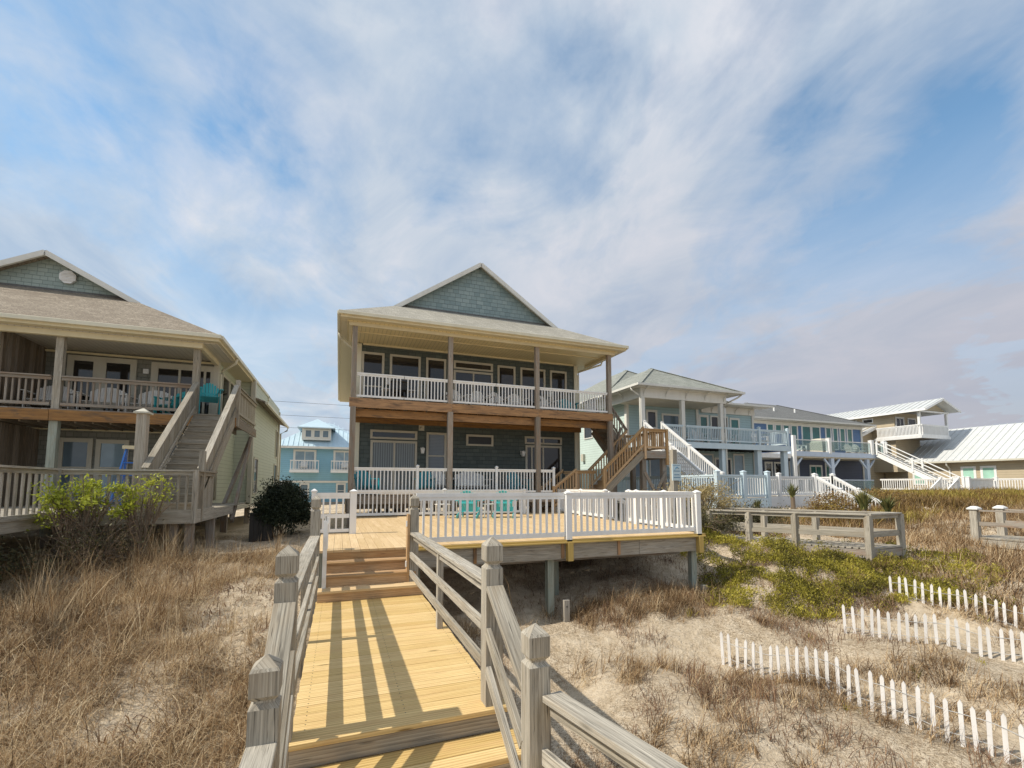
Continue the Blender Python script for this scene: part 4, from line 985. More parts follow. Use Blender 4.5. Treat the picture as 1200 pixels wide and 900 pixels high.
wflight(ha, (16.1, 16.5, 1.3), (16.1, 20.65, 4.2), 1.05, 15)
# decks of the aqua house
da = thing('front_deck', 'pale blue and white lower deck of the aqua house', 'deck', (18, 18, .5))
m = MB(); Y = 13.8
while Y < 22.9: m.box(13.6, Y, 1.19, 16.3 if Y < 15.4 else 21.6, Y + .137, 1.23); Y += .142
Y = 20.7
while Y < 22.9: m.box(21.65, Y, 1.19, 26.4, Y + .137, 1.23); Y += .142
m.build('deck_boards', 'gray_wood', da)
m = MB(); m.box(13.6, 13.73, .86, 16.35, 13.795, 1.22); m.box(13.54, 13.8, .86, 13.595, 22.9, 1.22); m.build('deck_fascia', 'bluewhite', da)
m = MB(); m.box(16.36, 15.43, .70, 21.65, 15.495, 1.22); m.box(16.305, 13.8, .86, 16.36, 15.42, 1.22); m.box(21.61, 15.5, .7, 21.66, 20.6, 1.22); m.build('deck_fascia', 'white', da)
for a, b, mt in (((13.65, 13.8, 1.2), (16.2, 13.8, 1.2), 'bluewhite'), ((13.62, 13.9, 1.2), (13.62, 22, 1.2), 'bluewhite'), ((16.3, 13.9, 1.2), (16.3, 15.4, 1.2), 'white'), ((16.4, 15.5, 1.2), (19, 15.5, 1.2), 'white'), ((19, 15.5, 1.2), (21.3, 15.5, 1.2), 'white'), ((22.6, 15.6, 1.2), (22.6, 20.4, 1.2), 'white')):
    m = MB(); railing(m, a, b, .95, .13, .04, (.09, .07), (.06, .08), .08, t=.6); m.build('rail_panel', mt, da)
for X, Y, mt in ((13.65, 13.8, 'bluewhite'), (15.0, 13.8, 'bluewhite'), (16.28, 13.8, 'bluewhite'), (19, 15.5, 'white'), (21.35, 15.5, 'white'), (22.6, 15.5, 'white')): white_post(da, X, Y, .9, 1.35, .16, mat=mt)
for X in (13.8, 16.2, 18.8, 21.4):
    for Y in (14.2, 17.5, 21.5):
        if X > 17 and Y < 15: continue
        m = MB(); m.box(X - .1, Y + 1.4 * (Y < 15 and X > 16.5), gz(X, Y) - .3, X + .1, Y + .2, 1.18); m.build('pile', 'white_trim', da)
wflight(da, (21.98, 13.2, -.1), (21.98, 15.45, 1.2), 1.1, 7)

hb = thing('beach_house', 'deep blue beach house with green glass doors and glass balcony rail', 'house', (39, 32, 0))
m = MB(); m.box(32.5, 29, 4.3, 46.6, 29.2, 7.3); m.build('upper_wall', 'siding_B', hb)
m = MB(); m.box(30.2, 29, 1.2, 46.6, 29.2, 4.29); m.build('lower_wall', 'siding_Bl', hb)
m = MB(); m.box(32.5, 29.21, 1.2, 32.7, 39, 7.3); m.box(46.4, 29.21, 1.2, 46.6, 39, 7.3); m.box(30.2, 29.21, 1.2, 30.4, 39, 4.2); m.build('side_wall', 'siding_B', hb)
m = MB(); m.box(32.3, 28.92, 7.02, 46.7, 28.995, 7.28); m.box(32.4, 28.93, 4.6, 32.6, 28.998, 7.0); m.box(46.45, 28.93, 1.3, 46.68, 28.998, 7.0); m.box(30.1, 28.9, 1.2, 30.4, 28.99, 4.0); m.build('trim', 'white_trim', hb)
m = MB(); m.box(31.9, 28.3, 7.3, 47.3, 29.4, 7.32); m.build('soffit', 'white_trim', hb)
hip(hb, 31.9, 47.3, 28.2, 39.5, 7.42, .44, 'roof_B')
m = MB(); m.box(31.8, 28.1, 7.31, 47.4, 28.2, 7.44); m.box(31.8, 28.21, 7.31, 31.9, 39.5, 7.44); m.build('gutter', 'white_trim', hb)
for X in (34.8, 37.8, 40.5):
    m = MB(); m.tube([(X, 31.0, 8.3), (X, 31.0, 9.0)], .07, 8); m.build('roof_vent', 'white', hb)
def WB(*a, **k): return window(hb, *a, trim='white', **k)
for x0, x1, z0 in ((34.5, 35.1, 6.4), (35.45, 36.05, 6.4), (36.4, 37.0, 6.4), (37.35, 37.98, 4.7), (38.7, 39.65, 4.7), (39.95, 40.85, 4.7), (41.75, 42.3, 5.1), (42.7, 43.2, 5.1), (43.65, 44.2, 5.1), (44.65, 45.2, 5.1)): WB(x0, x1, z0, 6.98, 29, fr=.14, pane='glass_g')
for x0, x1, z0, z1 in ((31.1, 31.7, 1.4, 3.6), (32.3, 33.3, 1.4, 3.4), (35.2, 35.9, 2.5, 3.6), (37.0, 37.9, 2.4, 3.7), (39.5, 40.8, 1.4, 3.4), (41.5, 42.3, 1.4, 3.6), (34.1, 34.7, 1.4, 3.6)): WB(x0, x1, z0, z1, 29, fr=.16, pane='glass_g' if x0 < 34 or x0 > 39 else 'glass', vs=[(x0 + x1) / 2] if x1 - x0 > .95 else None)
m = MB(); m.box(33.9, 26.5, 4.44, 46.5, 28.99, 4.5); m.build('balcony_floor', 'gray_wood2', hb)
m = MB(); m.box(33.8, 26.4, 4.1, 45.2, 26.49, 4.5); m.box(33.8, 26.5, 4.1, 33.9, 28.99, 4.43); m.build('balcony_beam', 'skyblue_paint', hb)
m = MB(); m.box(30.0, 26.3, 3.9, 33.7, 28.99, 4.25); m.build('porch_canopy', 'white', hb)
m = MB(); m.box(34.0, 26.5, 4.0, 46, 28.9, 4.09); m.build('under_ceiling', 'beige_trim', hb)
for X in (34.3, 38.8, 43.3):
    m = MB(); m.box(X - .18, 26.5, 1.2, X + .18, 26.75, 3.99)
    for s in (-1, 1):
        if X < 34.5 and s < 0: continue
        m.beam((X + s * .15, 26.6, 3.2), (X + s * .95, 26.6, 3.97), .12, .16, t=.5)
    m.build('column', 'skyblue_paint', hb)
m = MB(); m.box(33.9, 26.2, 1.25, 34.22, 26.39, 5.75, .6); m.build('tall_post', 'white', hb)
for X in (38.4, 43.8, 45.5): white_post(hb, X, 26.5, 4.4, 1.25, .3, name='rail_post')
for a, b in ((34.3, 38.2), (38.6, 43.6), (44.0, 45.4)):
    m = MB(); m.box(a, 26.48, 5.42, b, 26.54, 5.48, .6); f = m.build('glass_railing', 'white', hb)
    m = MB(); m.box(a, 26.5, 4.6, b, 26.52, 5.41, .5); m.build('pane', 'clear', f)
wflight(hb, (44.7, 21.0, 1.35), (44.7, 26.2, 4.5), 1.2, 16, wire=True)
db = thing('front_deck', 'white lower deck with glass railing below the deep blue house', 'deck', (44, 24, .6))
m = MB(); Y = 20.8
while Y < 28.9: m.box(30 if Y > 26.3 else 43.9, Y, 1.26, 50.5 if Y < 26.3 else 46.4, Y + .137, 1.30); Y += .142
m.build('deck_boards', 'gray_wood', db)
m = MB(); m.box(43.85, 20.73, .85, 49.3, 20.795, 1.29); m.box(43.8, 20.8, .85, 43.89, 26.2, 1.29); m.box(30, 26.23, .8, 43.79, 26.29, 1.29); m.build('deck_fascia', 'white', db)
for a, b in ((30, 34), (34.1, 38.5), (39, 43.6)):
    m = MB(); m.box(a, 26.3, 2.15, b, 26.36, 2.22, .6); f = m.build('glass_railing', 'skyblue_paint', db); m = MB(); m.box(a, 26.32, 1.35, b, 26.34, 2.14); m.build('pane', 'clear', f)
for a, b in (((45.6, 20.8, 1.3), (49, 20.8, 1.3)), ((49.3, 20.8, 1.3), (49.3, 18.4, 1.3)), ((49.3, 18.4, 1.3), (49.3, 16, 1.3)), ((49.3, 16, 1.3), (49.3, 13.6, 1.3)), ((49.3, 13.6, 1.3), (49.3, 11.2, 1.3)), ((43.9, 21, 1.3), (43.9, 26, 1.3))):
    m = MB(); railing(m, a, b, .98, .16, .05, (.1, .08), (.08, .1), .08, t=.6); m.build('rail_panel', 'white', db)
for X, Y in ((43.9, 20.8), (45.5, 20.8), (49.3, 20.8), (49.3, 18.4), (49.3, 16), (49.3, 13.6), (49.3, 11.2)): white_post(db, X, Y, 1.0, 1.35, .24)
m = MB(); Y = 11.2
while Y < 20.75: m.box(49.35, Y, 1.26, 50.59, Y + .137, 1.30); Y += .142
m.build('deck_boards', 'gray_wood', db)
m = MB(); m.box(49.25, 11.1, .7, 49.34, 20.72, 1.29); m.build('deck_fascia', 'white', db)
for X in (31, 35, 39, 43, 44.2, 48):
    m = MB(); Y = 26.4 if X < 44 else 21.2; m.box(X - .12, Y, gz(X, Y) - .3, X + .12, Y + .24, 1.25); m.build('pile', 'white_trim', db)
wflight(db, (41.3, 20.9, .1), (43.3, 20.9, 1.3), 1.0, 7)

hc = thing('beach_house', 'tan house with standing seam metal roofs and a lookout tower', 'house', (52, 25, 0))
m = MB(); m.box(50.6, 12, 1.0, 50.8, 29.5, 3.8); m.box(60.3, 12, 1, 60.5, 29.5, 3.8); m.box(50.81, 12, 1, 60.29, 12.2, 3.8); m.box(50.81, 29.3, 1, 60.29, 29.5, 3.8); m.build('wall', 'siding_C', hc)
m = MB(); m.slab([(55.5, 11.6, 7.17), (50.0, 11.6, 3.87), (50.0, 29.6, 3.87), (55.5, 29.6, 7.17)][::-1], .08); m.slab([(55.5, 11.6, 7.17), (61, 11.6, 3.87), (61, 29.6, 3.87), (55.5, 29.6, 7.17)], .08)
Y = 11.8
while Y < 29.6: m.beam((50.0, Y, 3.9), (55.5, Y, 7.2), .04, .05); Y += .5
m.build('roof', 'metal_roof', hc)
m = MB(); m.box(49.9, 11.6, 3.72, 50.0, 29.6, 3.86); m.box(50.05, 11.7, 3.76, 50.59, 29.4, 3.78); m.build('gutter', 'beige_trim', hc)
m = MB(); m.slab([(51.0, 11.8, 1.0), (60.2, 11.8, 1.0), (60.2, 11.8, 3.8), (55.5, 11.8, 7.0), (51.0, 11.8, 3.8)], .1, n=(0, 1, 0)) if 0 else m.slab([(50.6, 11.9, 3.8), (60.5, 11.9, 3.8), (55.5, 11.9, 6.9)], .1, n=(0, 1, 0)); m.slab([(50.6, 29.4, 3.8), (60.5, 29.4, 3.8), (55.5, 29.4, 6.9)], .1, n=(0, 1, 0)); m.build('gable_wall', 'siding_C', hc)
window(hc, 21.4, 22.1, 1.9, 3.2, 50.6, fr=.16, axis='y', face=-1, trim='white', pane='glass_shade', split=[2.3]); window(hc, 22.7, 23.4, 1.9, 3.2, 50.6, fr=.16, axis='y', face=-1, trim='white', pane='glass_shade', split=[2.3]); window(hc, 26.2, 27.0, 1.9, 3.2, 50.6, fr=.16, axis='y', face=-1, trim='white', pane='glass_shade')
m = MB(); m.slab([(51.9, 17.4, 5.0), (52.0, 18.4, 5.9), (54.6, 18.4, 6.7), (54.6, 17.4, 6.7)], .1); m.slab([(51.9, 19.4, 5.0), (52.0, 18.4, 5.9), (54.6, 18.4, 6.7), (54.6, 19.4, 6.7)][::-1], .1); m.slab([(52.2, 17.5, 5.05), (52.2, 19.3, 5.05), (52.2, 18.4, 5.8)], .1, n=(1, 0, 0)); m.build('dormer', 'metal_roof', hc)
m = MB(); m.tube([(50.0, 24.3, 3.75), (50.1, 24.3, 3.5), (50.5, 24.3, 3.2), (50.52, 24.3, 1.2)], .06, 8); m.build('downspout', 'white_trim', hc)
# wing and lookout tower
m = MB(); m.box(47.6, 29.6, 1, 54, 29.8, 6.9); m.box(47.6, 29.81, 1, 47.8, 38, 6.9); m.slab([(47.6, 29.7, 6.85), (54, 29.7, 6.85), (54, 29.7, 8.7), (51.5, 29.7, 8.5)], .1, n=(0, 1, 0)); m.build('wing_wall', 'siding_C', hc)
m = MB(); m.slab([(46.8, 29.2, 6.55), (52.5, 29.2, 8.75), (52.5, 38, 8.75), (46.8, 38, 6.55)], .12)
for k in range(18): m.beam((46.8, 29.3 + k * .5, 6.6), (52.5, 29.3 + k * .5, 8.8), .04, .05)
m.build('wing_roof', 'metal_roof', hc)
m = MB(); m.beam((46.8, 29.15, 6.47), (52.5, 29.15, 8.67), .06, .25); m.box(48.9, 25.3, 6.0, 53.2, 25.4, 6.25); m.box(48.8, 25.3, 6.0, 48.89, 29.2, 6.25); m.build('fascia', 'white', hc)
m = MB(); m.box(49.2, 27.6, 3, 52.9, 36, 8.65); m.build('tower_wall', 'siding_C', hc)
m = MB(); m.slab([(48.5, 24.7, 8.6), (51.1, 24.7, 9.65), (51.1, 36.5, 9.65), (48.5, 36.5, 8.6)], .1); m.slab([(53.7, 24.7, 8.6), (51.1, 24.7, 9.65), (51.1, 36.5, 9.65), (53.7, 36.5, 8.6)][::-1], .1)
for k in range(24): m.beam((48.5, 24.8 + k * .5, 8.63), (51.1, 24.8 + k * .5, 9.68), .04, .05)
m.build('tower_roof', 'metal_roof', hc)
m = MB(); m.beam((48.5, 24.66, 8.5), (51.1, 24.66, 9.55), .05, .2); m.beam((53.7, 24.66, 8.5), (51.1, 24.66, 9.55), .05, .2); m.box(48.45, 24.7, 8.4, 48.55, 36.4, 8.55); m.box(48.9, 25.3, 8.38, 53.2, 25.42, 8.5); m.build('tower_fascia', 'white', hc)
m = MB(); m.slab([(48.9, 25.5, 8.5), (53.2, 25.5, 8.5), (51.1, 25.5, 9.4)], .08, n=(0, 1, 0)); m.build('tower_gable', 'siding_C', hc)
m = MB(); m.box(48.9, 25.4, 6.1, 53.1, 27.59, 6.18); m.build('tower_balcony_floor', 'gray_wood2', hc)
for X in (48.98, 53.05):
    m = MB(); m.box(X - .09, 25.4, 6.2, X + .09, 25.58, 8.37, .6); m.build('column', 'white', hc)
for a, b in (((49, 25.35, 6.2), (53, 25.35, 6.2)), ((48.85, 25.45, 6.2), (48.85, 29, 6.2)), ((53.1, 25.45, 6.2), (53.1, 27.5, 6.2))):
    m = MB(); railing(m, a, b, 1.05, .11, .06, (.1, .08), (.08, .1), .05, t=.6); m.build('tower_railing', 'white', hc)
window(hc, 49.5, 50.5, 6.3, 8.1, 27.6, fr=.15, trim='white', vs=[50.0], name='door'); window(hc, 51.3, 52.3, 6.3, 8.1, 27.6, fr=.12, trim='white')
for y in (29.5, 31, 32.5, 34): window(hc, y, y + .8, 7.95, 8.25, 49.2, fr=.08, axis='y', face=-1, trim='white')

# ================================================================== DUNE WALKOVERS AND FENCES
w1 = thing('dune_walkover', 'low grey wooden walkover with end rail beyond the green ground cover', 'walkway', (12.3, 8.8, 0))
P0, P1 = Vector((12.35, 7.65, 0)), Vector((10.3, 10.75, 0)); Q0 = Vector((13.75, 7.75, 0)); Q1 = Vector((11.6, 11.6, 0))
dr = (P1 - P0).normalized()
m = MB(); n = 26
for i in range(n):
    f = i / n; a = P0.lerp(P1, f); b = Q0.lerp(Q1, f); m.beam((a.x, a.y, .16), (b.x, b.y, .16), .115, .04)
m.build('deck_boards', 'gray_wood', w1)
m = MB(); m.beam((P0.x, P0.y, .03), (P1.x, P1.y, .03), .05, .2); m.beam((Q0.x, Q0.y, .03), (Q1.x, Q1.y, .03), .05, .2); m.beam((P0.x, P0.y - .03, .03), (Q0.x, Q0.y - .03, .03), .05, .2); m.build('joist', 'gray_wood2', w1)
for A, B in ((P0, P1), (Q0, Q1), (P0, Q0)):
    for z, w, h in ((1.0, .14, .045), (.93, .04, .09), (.50, .04, .14)):
        m = MB(); m.beam((A.x, A.y, z), (B.x, B.y, z), w, h); m.build('rail', 'gray_wood', w1, bev=.004)
for A, B in ((P0, P1), (Q0, Q1)):
    for f in (0, .42, .72, 1):
        a = A.lerp(B, f); m = MB(); m.box(a.x - .07, a.y - .07, gz(a.x, a.y) - .3, a.x + .07, a.y + .07, .975); m.build('post', 'gray_wood', w1, bev=.005)
w2 = thing('dune_walkover', 'grey wooden walkover with white capped posts at the right edge', 'walkway', (18.8, 6.5, 0))
m = MB(); y = 8.3
while y > 2.5: m.box(18.0, y - .134, .14, 19.5, y, .18); y -= .14
m.build('deck_boards', 'gray_wood', w2)
m = MB()
for X in (18.02, 19.4): m.box(X, 2.5, -.08, X + .05, 8.2, .137)
m.build('joist', 'gray_wood', w2)
for X in (18.02, 19.42):
    for z, w, h in ((.97, .14, .04), (.58, .04, .12)):
        m = MB(); m.beam((X, 8.1, z), (X, 2.5, z), w, h); m.build('rail', 'gray_wood2', w2, bev=.004)
    for Y in (8.15, 6.0, 4.2, 2.6):
        m = MB(); m.box(X - .09, Y - .09, gz(X, Y) - .3, X + .09, Y + .09, 1.0); p = m.build('post', 'gray_wood', w2, bev=.005)
        if Y > 8: m = MB(); m.frustum((X, Y), 1.0, 1.04, .26, .26); m.frustum((X, Y), 1.04, 1.10, .25, .1); m.build('cap', 'white_plastic', p)

pk = MB(); w_ = .021; t_ = .006
for sy in (0,):
    pts = [(-w_, 0, -.35), (w_, 0, -.35), (w_, 0, .46), (0, 0, .50), (-w_, 0, .46)]
    pk.slab([(x, -t_, z) for x, _, z in pts], 2 * t_, n=(0, 1, 0))
proto = pk.build('picket', 'picket_white'); pmesh = proto.data; bpy.data.objects.remove(proto)
def sand_fence(lab, pts, sp, hs):
    a = Vector((*pts[0], 0)); r = thing('sand_fence', lab, 'fence', (pts[0][0], pts[0][1], gz(*pts[0])), 'rows of picket sand fence')
    o = ORG[r]; wires = [[], []]; acc = 0
    for (x0, y0), (x1, y1) in zip(pts[:-1], pts[1:]):
        ln = math.hypot(x1 - x0, y1 - y0); n = int(ln / sp)
        for i in range(n):
            f = i / n; x = x0 + (x1 - x0) * f + random.uniform(-.012, .012); y = y0 + (y1 - y0) * f + random.uniform(-.012, .012); z = gz(x, y)
            q = bpy.data.objects.new('picket', pmesh); COL.objects.link(q); q.parent = r
            q.location = (x - o.x, y - o.y, z - o.z + hs - .5 + random.uniform(-.02, .015)); q.rotation_euler = (random.uniform(-.04, .04), random.uniform(-.035, .035), math.atan2(y1 - y0, x1 - x0) + random.uniform(-.2, .2))
            for k, h in enumerate((.12, .36)): wires[k].append((x, y, z + hs - .5 + h))
    m = MB()
    for w in wires: m.tube(w, .0045, 4)
    m.build('wire', 'grey_metal', r)
sand_fence('nearest row of white picket sand fence, the longest of three', [(5.85, 5.93), (6.3, 4.55), (6.82, 2.85), (7.05, 2.0)], .113, .50)
sand_fence('middle row of white picket sand fence on the sandy slope', [(8.5, 5.75), (9.25, 4.8), (10.0, 3.8), (10.45, 3.2)], .118, .48)
sand_fence('farthest row of white picket sand fence below the green ground cover', [(10.75, 6.3), (11.15, 5.4), (11.6, 4.4), (12.25, 3.4)], .118, .42)

# ================================================================== FURNITURE
def adirondack(name, mat, label, cat='chair', w=.62, wide=1, tall=1.0, rock=False):
    r = thing(name, label, cat)
    sh = .36 * tall
    m = MB()
    for k in range(6 * 1): y = -.30 + k * .095; z = sh - .02 - k * .022; m.box(-w / 2, y, z - .02, w / 2, y + .08, z)
    m.build('seat', mat, r)
    m = MB(); n = 7 if w < .8 else 15
    for k in range(n):
        f = (k - (n - 1) / 2) / ((n - 1) / 2); x = f * w * .46; h = .72 - .17 * f * f
        m.beam((x * .9, .22, sh - .14), (x, .22 + .36 * h, sh - .14 + h * .95), w / n * .86, .02, (0, -1, 0), t=.5)
    m.box(-w * .47, .33, sh + .12, w * .47, .36, sh + .18); m.build('backrest', mat, r)
    for s in (-1, 1):
        m = MB(); m.box(s * (w / 2 + .05) - .06, -.38, sh + .20, s * (w / 2 + .05) + .06, .34, sh + .225); m.build('armrest', mat, r)
        m = MB(); m.box(s * (w / 2 + .02) - .012, -.36, 0 if not rock else .04, s * (w / 2 + .02) + .012, -.25, sh + .2); m.build('leg', mat, r)
        m = MB(); m.beam((s * (w / 2 + .02), -.30, sh - .08), (s * (w / 2 + .02), .48, .03 if not rock else .06), .024, .12, (0, 0, 1)); m.build('leg', mat, r)
        if rock:
            m = MB(); m.tube([(s * (w / 2 + .02), -.5 + k * .14, .03 + .012 * (k - 4) ** 2 * .35) for k in range(9)], .02, 5); m.build('rocker', mat, r)
    return r
_first = {}
def chair(kind, mat, x, y, z, rz, label, group, cat='chair', **k):
    key = (kind, mat, str(k))
    if key not in _first: o = _first[key] = adirondack(kind, mat, label, cat, **k)
    else: o = copy_tree(_first[key])
    o.location = (x, y, z); o.rotation_euler = (0, 0, rz); tag(o, label, cat, group); return o
R = math.radians
gd = 'teal chairs on the sun deck'; gp = 'chairs on the porches of the middle house'
chair('adirondack_chair', 'teal', 4.15, 15.0, .65, R(150), 'bright teal slatted chair on the sun deck, left of the pair', gd)
chair('adirondack_chair', 'teal', 5.25, 14.7, .65, R(155), 'bright teal slatted chair on the sun deck, right of the pair', gd)
for x, y, lab in ((3.25, 15.2, 'small white side table left of the teal deck chairs'), (4.75, 14.9, 'small white side table between the two teal deck chairs')):
    t = thing('side_table', lab, 'table', (x, y, .65), 'side tables on the sun deck'); m = MB(); m.box(x - .22, y - .22, 1.08, x + .22, y + .22, 1.11, .5); m.build('table_top', 'white_plastic', t)
    for sx in (-1, 1):
        for sy in (-1, 1): m = MB(); m.box(x + sx * .18 - .02, y + sy * .18 - .02, .65, x + sx * .18 + .02, y + sy * .18 + .02, 1.08, .5); m.build('leg', 'white_plastic', t)
chair('adirondack_chair', 'teal_dark', .95, 17.6, 1.40, R(20), 'teal slatted chair at the left end of the lower porch', gp)
chair('adirondack_chair', 'teal_dark', 3.1, 17.7, 1.40, R(-10), 'teal slatted chair before the narrow lower porch door', gp)
chair('adirondack_chair', 'teal_dark', 7.0, 17.8, 1.40, R(15), 'teal slatted chair at the right end of the lower porch', gp)
chair('slatted_bench', 'white_plastic', 5.1, 18.2, 1.40, 0, 'wide white slatted bench on the lower porch under the vent', gp, 'bench', w=1.3)
chair('rocking_chair', 'white_plastic', 3.75, 17.9, 1.40, R(10), 'white rocking chair on the lower porch beside the second post', gp, rock=True, tall=1.1)
for x, a, lab in ((4.35, 8, 'white rocking chair on the upper porch behind the second post'), (5.25, -8, 'white rocking chair on the upper porch left of the sliding door mullion'), (6.15, 6, 'white rocking chair on the upper porch right of the sliding door'), (6.95, -5, 'white rocking chair on the upper porch left of the third post'), (8.3, 4, 'white rocking chair on the upper porch right of the third post')):
    chair('rocking_chair', 'white_plastic', x, 17.9, 4.75, R(a), lab, gp, rock=True, tall=1.1)
chair('adirondack_chair', 'teal_dark', 9.4, 18.0, 4.75, R(-10), 'teal slatted chair at the right end of the upper porch', gp)
gl = 'chairs on the left house balcony'
chair('slatted_bench', 'white_plastic', -6.95, 17.7, 3.90, R(3), 'white slatted bench on the left balcony right of the mottled post', gl, 'bench', w=.95, tall=1.15)
chair('slatted_bench', 'white_plastic', -5.75, 17.7, 3.90, R(-3), 'second white slatted bench on the left balcony, under the dryer vent', gl, 'bench', w=.95, tall=1.15)
chair('adirondack_chair', 'teal', -5.0, 17.3, 3.90, R(-20), 'low teal chair on the left balcony behind the railing', gl)
chair('high_chair', 'teal', -4.05, 17.4, 3.90, R(15), 'tall teal chair at the top of the long grey stairs', gl, tall=2.0, w=.5)
chair('slatted_bench', 'white_plastic', -8.3, 17.9, 3.90, R(8), 'white slatted bench on the left balcony beside the board partition', gl, 'bench', w=.95, tall=1.15)
ga = 'chairs on the aqua house balcony'
for x, lab in ((17.4, 'white chair on the aqua house balcony beside the left column'), (19.0, 'white chair on the aqua balcony before the wide window'), (22.6, 'white chair on the aqua balcony right of the middle column'), (20.4, 'white chair on the aqua balcony left of the third column'), (25.2, 'white chair at the right end of the aqua balcony')):
    chair('adirondack_chair', 'white_plastic', x, 21.8, 4.2, R(random.uniform(-20, 20)), lab, ga, tall=1.2)
gb = 'loungers on the blue house balcony'
chair('lounge_chair', 'white_plastic', 42.6, 27.4, 4.5, R(75), 'white lounge chair on the blue house balcony, left of two', gb, w=.7); chair('lounge_chair', 'white_plastic', 43.5, 27.3, 4.5, R(75), 'white lounge chair on the blue house balcony, right of two', gb, w=.7)
chair('lounge_chair', 'white_plastic', 36.2, 27.4, 4.5, R(10), 'white chair on the blue house balcony beside the tall white post', gb, w=.7)
for x in (-4.0, -.2): chair('small_chair', 'white_plastic', x + .7, 49.45, 3.25, 0, 'small white chair on the %s balcony of the far blue house' % ('left' if x < -1 else 'right'), 'far balcony chairs', w=.6)
g = thing('gas_grill', 'black gas grill with white shelf on the upper porch at left', 'grill', (2.1, 18.2, 4.75))
m = MB(); m.box(1.75, 18.0, 5.45, 2.45, 18.5, 5.6); m.tube([(1.75, 18.25, 5.62), (2.45, 18.25, 5.62)], .22, 12); m.build('hood', 'black', g)
m = MB(); m.box(1.45, 18.05, 5.44, 1.74, 18.45, 5.48); m.box(2.46, 18.05, 5.44, 2.75, 18.45, 5.48); m.build('shelf', 'grey_metal', g)
for X in (1.8, 2.38):
    for Y in (18.05, 18.4): m = MB(); m.box(X, Y, 4.76, X + .04, Y + .04, 5.45); m.build('leg', 'black', g)
m = MB(); m.box(1.8, 18.05, 4.9, 2.42, 18.44, 4.94); m.build('bottom_shelf', 'black', g)
g = thing('covered_grill', 'pale covered grill on the blue house balcony', 'grill', (38.9, 27.6, 4.5))
m = MB(); m.frustum((38.9, 27.6), 4.5, 5.4, 1.5, 1.4); m.frustum((38.9, 27.6), 5.4, 5.75, 1.2, .8); m.build('cover', 'beige_trim', g, bev=.06)
# black table and bags beneath the aqua house
bt = thing('patio_table', 'black patio table with chairs on the deck below the deep blue house', 'table', (40, 27.4, 1.3))
m = MB(); m.tube([(40, 27.4, 2.0), (40, 27.4, 2.04)], .7, 16); m.build('table_top', 'black', bt)
m = MB(); m.beam((39.5, 27.4, 1.3), (40.5, 27.4, 2.0), .06, .06); m.beam((40.5, 27.4, 1.3), (39.5, 27.4, 2.0), .06, .06); m.build('leg', 'black', bt)
dbx = thing('storage_box', 'dark weathered box beside the round dark bush', 'box', (-2.3, 17.0, 0))
z = gz(-2.3, 17.0); m = MB()
for k in range(5): m.box(-2.63 + k * .132, 16.75, z - .1, -2.63 + k * .132 + .125, 17.25, z + .86)
m.build('box_body', 'dark_box', dbx); m = MB(); m.box(-2.67, 16.7, z + .861, -1.93, 17.3, z + .90); m.build('lid', 'dark_box', dbx)
fl = thing('fire_log_pile', 'pile of pale logs on the ground under the lower porch', 'log pile', (2, 17.4, .2))
random.seed(11)
for k in range(9):
    x = .9 + k * .33; m = MB(); z = gz(x, 17.2) + .12; m.tube([(x - .2, 17.1 + random.random() * .3, z), (x + .25, 17.2 + random.random() * .3, z + random.random() * .15)], .07, 7); m.build('log', 'stringer_wood', fl)

# ================================================================== VEGETATION
def np_mesh(name, V, F, T, mat, parent=None, smooth=False):
    me = bpy.data.meshes.new(name); nv = len(V); nf = len(F)
    me.vertices.add(nv); me.vertices.foreach_set('co', V.astype(np.float32).ravel())
    k = F.shape[1]
    me.loops.add(nf * k); me.loops.foreach_set('vertex_index', F.astype(np.int32).ravel())
    me.polygons.add(nf); me.polygons.foreach_set('loop_start', np.arange(0, nf * k, k, dtype=np.int32)); me.polygons.foreach_set('loop_total', np.full(nf, k, dtype=np.int32))
    me.update(); me.validate()
    a = me.attributes.new('tone', 'FLOAT', 'FACE'); a.data.foreach_set('value', T.astype(np.float32))
    me.materials.append(M[mat]); o = bpy.data.objects.new(name, me); COL.objects.link(o)
    if parent: o.parent = parent
    return o
def blades(base, height, az, lean, width, seg=3, curl=1.0, tone_=None):
    """curved tapering blades; returns V, F, T"""
    n = len(base); s = np.linspace(0, 1, seg + 1)
    ang = lean[:, None] * (.25 + curl * s[None, :] ** 1.2)
    ds = (height / seg)[:, None]
    dx = np.sin(ang) * ds; dz = np.cos(ang) * ds
    hx = np.concatenate([np.zeros((n, 1)), np.cumsum(dx[:, 1:], 1)], 1); hz = np.concatenate([np.zeros((n, 1)), np.cumsum(dz[:, 1:], 1)], 1)
    px = base[:, 0:1] + hx * np.cos(az)[:, None]; py = base[:, 1:2] + hx * np.sin(az)[:, None]; pz = base[:, 2:3] + hz
    wd = width[:, None] * (1 - s[None, :] ** 2 * .9) / 2
    tw = az + rng.uniform(-1, 1, n)
    wx = -np.sin(tw)[:, None] * wd; wy = np.cos(tw)[:, None] * wd
    A = np.stack([px - wx, py - wy, pz], -1); B = np.stack([px + wx, py + wy, pz], -1)
    V = np.stack([A, B], 2).reshape(n, -1, 3)
    nv = 2 * (seg + 1); idx = np.arange(n)[:, None, None] * nv; q = np.arange(seg)[None, :, None] * 2
    F = (idx + q + np.array([0, 1, 3, 2])[None, None, :]).reshape(-1, 4)
    T = np.repeat(tone_ if tone_ is not None else rng.random(n), seg)
    return V.reshape(-1, 3), F, T
def scatter(n, box, dens):
    x = rng.uniform(box[0], box[1], n); y = rng.uniform(box[2], box[3], n)
    k = rng.random(n) < dens(x, y); return x[k], y[k]
